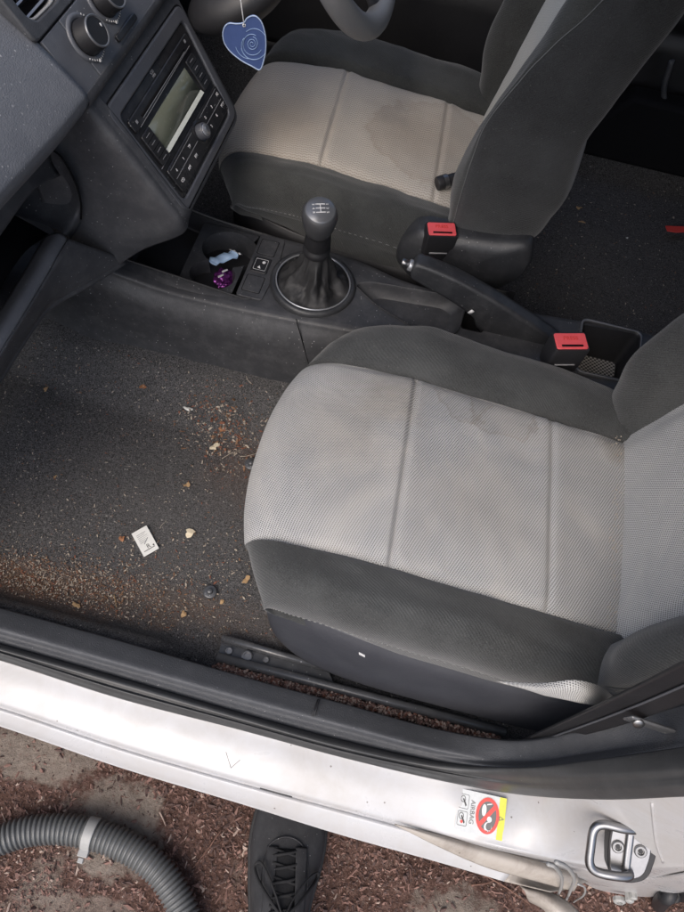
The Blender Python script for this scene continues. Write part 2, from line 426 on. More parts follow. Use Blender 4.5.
def interp(x, pts):
    if x <= pts[0][0]: return pts[0][1]
    for (a, b), (c, d) in zip(pts, pts[1:]):
        if x <= c:
            t = (x-a)/(c-a); t = t*t*(3-2*t); return b+(d-b)*t
    return pts[-1][1]
def nz(x, y, z, s): return noise.noise(Vector((x*s, y*s, z*s)))

# ------------------------------------------------------------------ floor (car carpet)
SX = (-1.62, 1.35)
def floor_z(x, y):
    z = .300
    z += interp(y, [(.13, 0), (.215, .072), (.27, .085)]) if y < .3 else interp(y, [(.42, .085), (.50, .02), (.6, 0)])
    k_ = min(1, max(0, (x+.60)/.07))
    if x < .1: z += (interp(y, [(-.31, .085), (-.272, .062), (-.235, .008), (-.20, 0)])*(1-k_)+interp(y, [(-.31, .07), (-.290, .012), (-.28, 0)])*k_)
    else: z += interp(y, [(-.31, .085), (-.23, 0)])
    z += interp(y, [(1.10, 0), (1.2, .07)])
    z += interp(x, [(-1.35, .28), (-1.0, .03), (-.9, 0)])*1.
    if y > .45: z += interp(x, [(-.25, 0), (-.05, .015)])
    z += .006*nz(x, y, 0, 6)+.0025*nz(x, y, 3, 25)
    return z
def heightfield(name, x0, x1, y0, y1, st, fz, mat, parent=None):
    nx = int((x1-x0)/st)+1; ny = int((y1-y0)/st)+1
    G = [[Vector((x0+(x1-x0)*i/(nx-1), y0+(y1-y0)*j/(ny-1), 0)) for j in range(ny)] for i in range(nx)]
    for r in G:
        for p in r: p.z = fz(p.x, p.y)
    bm = grid_bm(G)
    return obj(name, bm, mat, parent)
fl = heightfield('floor', SX[0], SX[1], -.305, 1.22, .0125, lambda x, y: floor_z(x, y)+.0012*nz(x, y, 1, 160), m_carpet)
fl['kind'] = 'structure'

# ------------------------------------------------------------------ ground
GZ = .05
def ground_z(x, y):
    return GZ+.018*nz(x, y, 0, 2.2)+.010*nz(x, y, 5, 9)+.005*nz(x, y, 2, 33)+.0025*nz(x, y, 2, 90)
G1 = []
xs = [-60, -20, -6, -2.5]+[-1.6+i*.012 for i in range(int(2.6/.012))]+[1.1, 2.5, 6, 20, 60]
ys = [-60, -20, -6, -2.2]+[-1.2+i*.012 for i in range(int(1.1/.012))]+[.3, 1.5, 4, 20, 60]
for x in xs: G1.append([Vector((x, y, ground_z(x, y))) for y in ys])
g = obj('ground', grid_bm(G1), m_soil); g['kind'] = 'structure'

def flake(bm, p, r, mi, flat=.25, elong=1., tilt=.5, n=None):
    n = n or rnd.randint(3, 5); a0 = rnd.random()*6.28
    rot = RZ(rnd.random()*6.28) @ RX((rnd.random()-.5)*2*tilt) @ RY((rnd.random()-.5)*2*tilt)
    P = []
    for k in range(n):
        a = a0+2*PI*k/n; q = r*(.7+.6*rnd.random()); P.append((q*math.cos(a)*elong, q*math.sin(a)))
    h = r*flat
    A = [bm.verts.new(Vector(p)+rot @ Vector((x, y, 0))) for x, y in P]; B = [bm.verts.new(Vector(p)+rot @ Vector((x*.85, y*.85, h))) for x, y in P]
    for f in [bm.faces.new(B)]+[bm.faces.new((A[i], A[(i+1) % n], B[(i+1) % n], B[i])) for i in range(n)]: f.material_index = mi
bm = bmesh.new()
for i in range(52000):
    x = rnd.uniform(-1.0, .45); y = rnd.uniform(-.98, -.30)
    if any(((x-a)/c)**2+((y-b)/d)**2 < .9+.6*nz(x, y, 1, 14) for a, b, c, d in ((-.62, -.515, .085, .085), (-.80, -.44, .12, .05), (-.02, -.53, .10, .07), (-.60, -.64, .10, .03))) and rnd.random() < .85: continue
    r = rnd.choice((.0007, .0009, .0011, .0015, .0022))*(1+rnd.random()*.5)
    flake(bm, (x, y, ground_z(x, y)+r*.1), r, rnd.choices((0, 1, 2), (5, 5, .6))[0], .6, rnd.choice((1, 1.3, 2.4, 3.5)), 1.)
tag(obj('wood_chips', bm, [m_ch1, m_ch2, m_ch3], smooth=False), 'reddish brown bark and wood crumbs covering the dirt outside the door', 'wood chips', kind='stuff')

def twig(px0, px1, z, r, label, sag=.3, n=14, name='twig', mat=m_twig, gfun=ground_z, grp='thin dry twigs on the dirt'):
    a = Z(*px0, z); b = Z(*px1, z); d = b-a; side = Vector((-d.y, d.x, 0))
    P = []
    for i in range(n+1):
        t = i/n; q = a+d*t+side*(math.sin(t*PI)*sag*.25+.02*nz(t*3, px0[0], 0, 2)); q.z = gfun(q.x, q.y)+r*1.2+.004; P.append(q)
    return tag(obj(name, tube_bm(P, lambda i: r*(1-.6*i/n)*(1+.25*nz(i, px0[0], 0, 1.3)), 7), mat), label, 'twig', grp)
twig((443, 862), (530, 905), GZ, .0022, 'reddish forked twig on the dirt below the stained end of the sill', .25)
twig((470, 885), (520, 870), GZ, .0014, 'short thin twig crossing the reddish one under the stained sill', -.2)
twig((222, 829), (193, 868), GZ, .0013, 'thin straw twig lying right of the hose bend', .1)
twig((57, 742), (72, 752), GZ, .0014, 'pale straw right below the white sill edge at the left', .1)
twig((160, 812), (166, 826), GZ, .0016, 'short pale splinter standing out on the dirt above the hose bend', .05, mat=m_ch3)
twig((12, 832), (2, 812), GZ, .0012, 'thin straw beside the hose at the left picture edge', .1, mat=m_ch3)

# ------------------------------------------------------------------ car body
car = empty('car', (0, 0, .2), 'white car seen through its open front passenger door', 'car')
# sill, built as long sweep of a profile; the door opening curves up into the pillar on the right
SP = [-.0, 180, 300, 440, 540, 600, 684]
def lineup(pts, ax_vals):
    return [at(px, py, a, v) for (px, py), (a, v) in zip(pts, ax_vals)]
def ext(row, xl=-1.5, xr=None):
    """extend a row of points far to the left (forward) along X"""
    a = row[0]; out = [Vector((xl, a.y, a.z)), Vector((a.x-.15, a.y, a.z))]+row
    b = row[-1]; c = row[-2]; d = (b-c)
    out += [b+d*.8, b+d*1.8]
    return out
cA = ext([Z(0, 610, .388), Z(120, 643, .388), Z(240, 678, .388), Z(340, 705, .388), Z(440, 732, .392), Y(520, 743, -.292), Y(600, 728, -.285), Y(684, 709, -.27)])
cB = ext([Z(0, 629, .402), Z(120, 663, .402), Z(240, 697, .402), Z(340, 724, .402), Z(440, 750, .408), Y(520, 760, -.312), Y(600, 750, -.305), Y(684, 735, -.30)])
cC = ext([Z(0, 644, .394), Z(120, 678, .394), Z(240, 713, .394), Z(340, 740, .394), Z(440, 762, .40), Y(520, 768, -.326), Y(600, 760, -.322), Y(684, 748, -.315)])
cD = ext([Z(0, 650, .406), Z(120, 684, .406), Z(240, 719, .406), Z(340, 747, .408), Z(440, 768, .41), Y(520, 777, -.335), Y(600, 776, -.338), Y(684, 768, -.335)])
cE = ext([Z(0, 655, .402), Z(120, 694, .402), Z(240, 726, .402), Z(340, 753, .402), Z(440, 775, .405), Y(520, 789, -.345), Y(600, 791, -.350), Y(684, 787, -.350)])
cF = ext([Z(0, 660, .384), Z(120, 698, .384), Z(240, 729, .384), Z(340, 756, .384), Z(440, 780, .388), Y(520, 794, -.345), Y(600, 799, -.352), Y(684, 796, -.352)])
def mid(a, b, t, up=0., out=0.): return [p.lerp(q, t)+Vector((0, -out, up)) for p, q in zip(a, b)]
# interior sill trim
net = [[p+Vector((0, .012, -.085)) for p in cA], [p+Vector((0, .008, -.03)) for p in cA], [p+Vector((0, .004, -.006)) for p in cA], cA, mid(cA, cB, .5, .001), cB, mid(cB, cC, .35, -.004), mid(cB, cC, .8, -.002), [p+Vector((0, -.002, -.012)) for p in cC]]
patch('sill_trim', net, 5, 8, m_trim, car, .003)
# rubber door seal : two ridges
net = [[p+Vector((0, .002, -.012)) for p in cC], cC, mid(cC, cD, .5, .004), cD, mid(cD, cE, .4, -.001), mid(cD, cE, .7, .004), cE, mid(cE, cF, .6, .004, .003), cF, [p+Vector((0, .006, -.004)) for p in cF]]
patch('door_seal', net, 5, 8, m_seal, car, .002)
# trim joint line
jb = bmesh.new()
for o_ in (0, .006):
    a = Z(318+o_*300, 699, .398); b = Z(312+o_*300, 716, .403)
    tube_bm([a+Vector((0, 0, .001)), b+Vector((0, 0, .001))], .0011, 6, jb)
obj('trim_joint', jb, m_black, car)
# painted sill
pF = cF
pG = ext([Z(0, 704, .362), Z(120, 744, .362), Z(240, 779, .362), Z(340, 806, .362), Z(440, 833, .362), Y(520, 852, -.412), Y(600, 868, -.405), Y(684, 868, -.395)])
pH = ext([Z(0, 709, .354), Z(120, 749, .354), Z(240, 784, .354), Z(340, 811, .354), Z(440, 838, .354), Y(520, 857, -.414), Y(590, 880, -.410), Y(684, 886, -.40)])
pI = ext([Z(0, 725, .330), Z(120, 766, .330), Z(240, 802, .330), Z(340, 833, .330), Z(440, 861, .330), Z(505, 880, .330), Z(552, 891, .33), Z(640, 903, .33)])
netw = [[p+Vector((0, .02, -.004)) for p in pF], [p+Vector((0, .002, -.002)) for p in pF], mid(pF, pG, .08, -.001), mid(pF, pG, .5, .003), mid(pF, pG, .9, .002), pG, mid(pG, pH, .35, -.004), mid(pG, pH, .7, -.004), pH]
# stop the sill at the pillar base; the pillar patch continues it
patch('door_sill', netw, 6, 10, m_paint, car, .0015)
low = [pH, mid(pH, pI, .15, .003, .001), mid(pH, pI, .6, .002, .002), pI, [p+Vector((0, -.001, -.006)) for p in pI], [p+Vector((0, .012, -.03)) for p in pI], [p+Vector((0, .06, -.06)) for p in pI]]
patch('sill_lower_edge', [r[:8] for r in low], 5, 10, m_paint, car, .0015)
patch('stained_sill_end', [r[7:9] for r in low], 5, 10, m_paint_d, car, .0015)
from mathutils.bvhtree import BVHTree
_bm = grid_bm(surf(netw+low[1:4], 6, 10)); SILL = BVHTree.FromBMesh(_bm)
def on_sill(px, py):
    o = Vector(CAM); d = (Z(px, py, .3)-o).normalized(); h = SILL.ray_cast(o, d)
    q = []
    for ox, oy in ((6, 0), (0, 6)):
        d2 = (Z(px+ox, py+oy, .3)-o).normalized(); q.append(SILL.ray_cast(o, d2)[0] or h[0]+Vector((ox, -oy, 0))*.001)
    nn = (q[0]-h[0]).cross(q[1]-h[0]).normalized()
    return h[0], (nn if nn.z > 0 else -nn)
# brown stained rolled flange at the rear end of the sill
fl1 = [Z(395, 824, .366), Z(440, 836, .364), Z(490, 850, .362), Z(540, 864, .360), Z(578, 876, .355)]
tp_ = (.05, .6, 1, 1, .9)
flo = lambda y, z: [p+Vector((0, y*t, z*t)) for p, t in zip(fl1, tp_)]
patch('sill_flange', [flo(.003, -.005), flo(-.004, .003), flo(-.012, .0), flo(-.021, -.012)], 5, 10, m_paint_d, car, .002)
# bulging lower pillar corner
bp = [[Y(566, 860, -.406), Y(600, 874, -.408), Y(645, 878, -.402), Y(684, 874, -.399), Y(740, 862, -.39)], [Y(566, 866, -.411), Y(600, 882, -.412), Y(645, 887, -.406), Y(684, 882, -.403), Y(740, 870, -.394)],
      [Y(568, 871, -.41), Y(600, 891, -.41), Y(645, 897, -.405), Y(684, 892, -.402), Y(740, 880, -.395)],
      [Y(574, 872, -.395)+Vector((0, .01, -.01)), Y(602, 893, -.395)+Vector((0, .01, -.012)), Y(645, 899, -.39)+Vector((0, .01, -.012)), Y(684, 894, -.388)+Vector((0, .01, -.012)), Y(740, 882, -.38)+Vector((0, .01, -.012))]]
patch('pillar_corner', bp, 5, 8, m_paint, car, .002)
# door edge step line, right of the striker
bm = tube_bm(catmull([on_sill(652, 803)[0], on_sill(654, 825)[0], on_sill(657, 845)[0], on_sill(663, 862)[0]], 6), .0016, 8)
obj('pillar_crease', bm, m_paint, car)
# B pillar above, inner and outer skins
patch('door_pillar', [[Vector((.22, -.40, .50)), Vector((.22, -.30, .50)), Vector((.30, -.25, .52))], [Vector((.22, -.40, .9)), Vector((.23, -.30, .9)), Vector((.30, -.25, .9))], [Vector((.28, -.36, 1.43)), Vector((.28, -.28, 1.43)), Vector((.36, -.24, 1.43))]], 6, 6, m_paint, car, .01)
# two thin paint scratches on the sill, then a black slot drawn as a dark bar
bm = bmesh.new()
for (a, b, r) in (((226, 752), (231, 768), .0004), ((231, 768), (240, 760), .0003), ((260, 788), (292, 797), .0011)):
    obj('sill_scratch_slot', tube_bm([on_sill(*a)[0], on_sill(*b)[0]], r, 6), m_ink, car)

# door striker
stp, stn = on_sill(626, 841)
ex = (Y(650, 838, -.385)-Y(600, 838, -.385)).normalized()
st_m = Matrix((( .97, -.05, .22, stp.x), (.05, .80, -.60, stp.y), (-.2, .60, .78, stp.z), (0, 0, 0, 1)))
# orthonormal frame : x along the car, z out of the paint
zx = Vector((-.12, -.50, .86)).normalized(); stp = stp+zx*.010; xx = Vector((1, 0, 0)); xx = (xx-zx*xx.dot(zx)).normalized(); yy = zx.cross(xx)
st_m = Matrix(((xx.x, yy.x, zx.x, stp.x), (xx.y, yy.y, zx.y, stp.y), (xx.z, yy.z, zx.z, stp.z), (0, 0, 0, 1))) @ RZ(.12)
sk = empty('striker_frame'); bpy.data.objects.remove(sk)
base = [( -.020, .030), (.000, .036), (.020, .026), (.026, 0), (.020, -.028), (0, -.036), (-.018, -.030), (-.022, 0)]
bm = plate_bm(rounded_poly([(x*1.16+.002, y*1.2) for x, y in base], .014), -.018, .003, st_m)
stk = obj('door_striker', bm, m_black, car, bev=.001)
bm = plate_bm(rounded_poly([(x*.98-.001, y*1.04) for x, y in base], .012), .003, .0075, st_m)
obj('striker_plate', bm, m_steel, stk, bev=.0012)
loopm = st_m
P = catmull([(.002, -.026, .006), (.000, -.0265, .016), (-.014, -.027, .021), (-.036, -.027, .021), (-.045, -.019, .021), (-.046, 0, .021), (-.045, .019, .021), (-.036, .027, .021), (-.014, .027, .021), (.000, .0265, .016), (.002, .026, .006)], 6)
bm = tube_bm([loopm @ p for p in P], .0052, 12)
obj('striker_loop', bm, m_steel, stk)
bm = plate_bm(rrect(.0085, .060, .003, cx=-.002), .0076, .013, st_m); obj('striker_bar', bm, m_steel, stk, bev=.003, seg=3)
for bx in (-.0135, .0115):
    bm = lathe_bm([(.0072, 0), (.0072, .0018), (.006, .0030), (.0040, .0030), (.0034, .001), (.0005, .001)], 24, st_m @ T(bx, 0, .0074)); b1 = obj('striker_bolt', bm, m_bolt, stk, ang=30)
    bm = lathe_bm([(.003, 0), (.003, .0004)], 6, st_m @ T(bx, 0, .0088)); obj('bolt_socket', bm, m_black, stk, smooth=False)

# airbag sticker on the sill
s0 = on_sill(463, 790)[0]; s1 = on_sill(503, 800)[0]; s2 = on_sill(458, 829)[0]; s3 = on_sill(499, 838)[0]
sx_ = (s1-s0+s3-s2).normalized(); sy_ = (s0-s2+s1-s3); sy_ = (sy_-sx_*sy_.dot(sx_)).normalized(); sz_ = sx_.cross(sy_)
sw = .064; sh = ((s0-s2).length+(s1-s3).length)/2+.004
smid = (s0+s1+s2+s3)/4+sz_*.0022
sm = Matrix(((sx_.x, sy_.x, sz_.x, smid.x), (sx_.y, sy_.y, sz_.y, smid.y), (sx_.z, sy_.z, sz_.z, smid.z), (0, 0, 0, 1)))
stick = obj('warning_sticker', plate_bm(rrect(sw, sh, .002), 0, .0006, sm), m_stk, car, smooth=False)
obj('sticker_stripe', plate_bm([(sw/2-.009, -sh/2), (sw/2, -sh/2), (sw/2, sh/2), (sw/2-.009, sh/2)], .0007, .001, sm), m_yel, stick, smooth=False)
def ell(a, b, n=36, cx=0, cy=0): return [(cx+a*math.cos(2*PI*k/n), cy+b*math.sin(2*PI*k/n)) for k in range(n)]
cxs = .009; ra = .0155; rb = sh*.43
obj('sticker_disc', plate_bm(ell(ra*.86, rb*.86, cx=cxs), .0007, .001, sm), m_metalstk, stick, smooth=False)
bm = frame_bm(ell(ra, rb, cx=cxs), ell(ra*.76, rb*.80, cx=cxs), .0008, .0014, sm)
d = Vector((ra*1.25, rb*1.25)); w_ = Vector((-.0018, .0018))
plate_bm([(cxs+.010+w_.x, rb*.62+w_.y), (cxs-.010+w_.x, -rb*.62+w_.y), (cxs-.010-w_.x, -rb*.62-w_.y), (cxs+.010-w_.x, rb*.62-w_.y)], .0010, .0013, sm, bm)
obj('prohibition_ring', bm, m_stkred, stick, smooth=False)
bm = plate_bm(ell(.0032, .0036, 14, cxs+.003, -.004), .0011, .0014, sm); plate_bm(ell(.003, .0075, 14, cxs-.005, .006), .0011, .0014, sm, bm)
plate_bm([(cxs-.002, .014), (cxs+.0045, .016), (cxs+.0045, .0145), (cxs-.002, .0125)], .0011, .0014, sm, bm)
frame_bm(ell(.0052, .0062, 14, cxs+.002, -.0135), ell(.0038, .0048, 14, cxs+.003, -.0125), .0011, .0014, sm, bm)
obj('sticker_pictogram', bm, m_white, stick, smooth=False)
bm = text_bm('AIRBAG', .0085, sm @ T(-.0115, .0, .0009) @ RZ(-PI/2), depth=.0002)
obj('sticker_text', bm, m_metalstk, stick, smooth=False); bm = bmesh.new()
frame_bm([(sw/2-.008, -.003), (sw/2-.008, .003), (sw/2-.001, 0)], [(sw/2-.007, -.0018), (sw/2-.007, .0018), (sw/2-.0025, 0)], .0012, .0014, sm, bm)
obj('sticker_triangle', bm, m_metalstk, stick, smooth=False)
bm = bmesh.new()
for cy in (.011, -.010):
    frame_bm(rrect(.013, .018, .002, 4, -.0235, cy), rrect(.012, .017, .0015, 4, -.0235, cy), .0007, .0009, sm, bm)
    frame_bm(ell(.0034, .0042, 14, -.025, cy+.003), ell(.0026, .0034, 14, -.025, cy+.003), .0007, .001, sm, bm)
    plate_bm([(-.021, cy-.006), (-.0195, cy-.004), (-.024, cy+.004), (-.0255, cy+.003)], .0007, .001, sm, bm)
obj('sticker_drawing', bm, m_ink, stick, smooth=False)
obj('sticker_dot', plate_bm(ell(.0018, .002, 12, -.024, -.014), .0009, .0012, sm), m_stkred, stick, smooth=False)

# rear-door hinge area below the pillar
hg = empty('door_hinge', Y(590, 900, -.40), 'dirty grey rear door hinge with wiring loops below the striker', 'hinge')
for pts, r in (([(548, 864), (556, 868), (562, 880), (559, 893), (552, 905), (556, 916)], .0019), ([(556, 862), (568, 868), (574, 880), (570, 892), (566, 905), (571, 916)], .0019), ([(578, 884), (585, 888), (583, 896), (574, 902), (566, 910)], .0012)):
    obj('hinge_wire', tube_bm(catmull([Y(x, y, -.44) for x, y in pts], 6), r, 8), m_clip, hg)
for (a, b, r) in (((596, 884), (628, 900), .014),):
    pass
bm = box_bm(-.045, .045, -.012, .012, -.03, .012, T(*Y(585, 893, -.405)) @ RZ(.1) @ RX(.3)); obj('hinge_plate', bm, m_grime, hg, bev=.004, seg=3)
hm = T(*Y(619, 898, -.42)) @ RX(math.radians(70)) @ RZ(.2)
obj('hinge_bolt', lathe_bm([(.010, 0), (.010, .006), (.007, .008), (.005, .008), (.005, .004), (.0006, .004)], 8, hm), m_clip, hg, ang=30)
obj('hinge_bolt', lathe_bm([(.007, 0), (.007, .012), (.004, .014)], 8, T(*Y(629, 893, -.41)) @ RX(math.radians(75))), m_clip, hg, ang=30)
obj('hinge_bolt', lathe_bm([(.006, 0), (.006, .012), (.003, .014)], 8, T(*Y(633, 890, -.405)) @ RX(math.radians(75))), m_clip, hg, ang=30)
for x, y in ((560, 905), (572, 910)):
    obj('hinge_coil', tube_bm([Y(x, y, -.43)+Vector((.008*math.cos(a), 0, .008*math.sin(a))) for a in [2*PI*k/20 for k in range(20)]], .0022, 8, closed=True), m_paint_d, hg)
for (x, y, w_, h_, a_) in ((600, 890, .05, .022, .2), (583, 884, .03, .03, .6), (625, 900, .045, .018, -.1), (655, 902, .05, .03, 0)):
    obj('hinge_bracket', box_bm(-w_/2, w_/2, -.006, .006, -h_/2, h_/2, T(*Y(x, y, -.392)) @ RY(a_) @ RX(.4)), m_grime, hg, bev=.003)
# door panel bottom cover strip (grey curved trim under the sill end)
bm = surf([[Z(520, 884, .25), Z(545, 889, .25), Z(570, 903, .25), Z(590, 925, .25)], [Z(524, 889, .262), Z(545, 896, .262), Z(562, 909, .262), Z(580, 930, .262)], [Z(527, 898, .255), Z(542, 904, .255), Z(556, 916, .255), Z(570, 935, .255)], [Z(529, 902, .23), Z(542, 909, .23), Z(552, 920, .23), Z(565, 938, .23)]], 5, 6)
o = obj('hinge_cover', grid_bm(bm), m_paint_d, hg); s = o.modifiers.new('t', 'SOLIDIFY'); s.thickness = .003
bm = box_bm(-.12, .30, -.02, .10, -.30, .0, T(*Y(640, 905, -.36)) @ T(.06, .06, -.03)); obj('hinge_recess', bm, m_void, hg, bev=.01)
bm = tube_bm(catmull([Y(655, 912, -.41), Y(665, 897, -.41), Y(680, 893, -.40), Y(700, 892, -.40)], 5), .012, 10); obj('rubber_gaiter', bm, m_black, hg)

# underbody so the ground is shaded as under a real car
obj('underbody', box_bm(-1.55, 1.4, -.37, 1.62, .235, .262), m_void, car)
# shell : roof, windscreen frame, far side, firewall, rear bench
def slab(name, poly, vec, mat, bev=0): return obj(name, prism_bm(poly, vec), mat, car, bev=bev)
roof = [[Vector((x, y, 1.45+.06*(1-((x-.4)/1.2)**2)-.06*((y-.35)/.75)**2)) for y in (-.36, -.1, .35, .8, 1.06)] for x in (-.62, -.2, .4, 1.0, 1.5)]
patch('roof', roof, 4, 4, m_clip, car, .02)
patch('far_door', [[Vector((x, 1.235+.01*math.sin(x*5), z)) for z in (.30, .40, .42, .62, .66, .93, .97)] for x in (-1.35, -1.1, -.5, -.1, .3)], 6, 4, m_black, car, .03)
patch('armrest', [[Vector((x, y, z)) for y, z in ((1.23, .70), (1.17, .73), (1.15, .70), (1.17, .66), (1.23, .64))] for x in (-.95, -.8, -.4, -.25)], 5, 4, m_dash, car, .004)
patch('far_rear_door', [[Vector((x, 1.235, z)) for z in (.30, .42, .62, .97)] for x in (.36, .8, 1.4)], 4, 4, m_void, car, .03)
slab('far_pillar', [(.24, 1.22, .3), (.38, 1.22, .3), (.40, 1.12, 1.45), (.30, 1.12, 1.45)], (0, .07, 0), m_black, .008)
slab('windscreen_pillar', [(-1.38, -.40, .95), (-1.30, -.40, .95), (-.58, -.34, 1.47), (-.68, -.34, 1.47)], (0, .05, 0), m_paint, .008)
slab('windscreen_pillar', [(-1.38, 1.16, .95), (-1.30, 1.16, .95), (-.58, 1.08, 1.47), (-.68, 1.08, 1.47)], (0, .05, 0), m_paint, .008)
slab('firewall', [(-1.60, -.36, .25), (-1.5, -.36, .25), (-1.34, -.36, .95), (-1.60, -.36, .95)], (0, 1.62, 0), m_void)
bench = [[Vector((x, y, z+.01*math.sin(y*9))) for x, z in ((.42, .33), (.40, .50), (.46, .56), (.80, .53), (.90, .62), (1.05, 1.15))] for y in (-.28, .1, .5, .9, 1.2)]
bn = tag(patch('rear_bench', bench, 5, 5, m_bol, None, .03), 'dark cloth rear bench seat behind the front seats', 'bench seat')
# dark seat-belt loop on the far pillar, its curved edge catches the light
cb = tube_bm(catmull([Y(672, 60, 1.15), Y(664, 90, 1.15), Y(668, 120, 1.15), Y(676, 135, 1.15)], 6), .006, 8)
obj('pillar_trim_edge', cb, m_dash, car)
tpn = [[Y(655, 165, 1.17), Y(684, 170, 1.17), Y(720, 178, 1.17)], [Y(640, 120, 1.19), Y(684, 120, 1.19), Y(720, 120, 1.19)]]
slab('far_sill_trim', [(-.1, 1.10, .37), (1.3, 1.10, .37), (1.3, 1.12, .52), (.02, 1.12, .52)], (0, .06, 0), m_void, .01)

# slide rail and gravelly gap
rl = empty('slide_rail', Z(240, 655, .31), 'black steel seat rail on the carpet in front of the near seat', 'seat rail')
ra0 = Z(222, 638, .322); ra1 = Z(330, 669, .322); rb0 = Z(217, 657, .332); rb1 = Z(505, 732, .332)
obj('rail_rib', tube_bm([ra0, ra0.lerp(ra1, .5), ra1], .0062, 12), m_rail, rl)
obj('rail_rib', tube_bm([rb0, rb0.lerp(rb1, .5), rb1], .0072, 12), m_rail, rl)
pl = prism_bm([ra0+Vector((0, 0, -.008)), ra0.lerp(ra1, .98)+Vector((0, 0, -.008)), rb0.lerp(rb1, .42)+Vector((0, 0, -.008)), rb0+Vector((0, 0, -.008))], (0, 0, .004)); obj('rail_plate', pl, m_rail, rl, bev=.001)
for x, y, r in ((247, 656, .0085), (229, 651, .006), (266, 660, .005)):
    obj('rail_rivet', lathe_bm([(r, 0), (r, .0022), (r*.8, .0032), (r*.6, .0032), (r*.55, .001), (.0004, .001)], 24, T(*Z(x, y, .3245)) @ T(0, 0, -.0005)), m_bolt, rl, ang=30)

bm = bmesh.new()
for i in range(2600):
    t = rnd.random()**1.2; p = Z(219, 667, .330).lerp(Z(500, 741, .330), t); p.x += rnd.gauss(0, .004); p.y += rnd.gauss(.0, .0030); p.z = .326+rnd.random()*.008
    flake(bm, p, rnd.uniform(.0012, .003), rnd.choices((0, 1, 2, 3), (3, 5, 3.5, 1))[0], .6, 1.2, 1.)
tag(obj('gap_grit', bm, [m_ch1, m_ch2, m_ch3, m_cr3], smooth=False), 'reddish grit filling the gap between rail and sill trim', 'grit', kind='stuff')

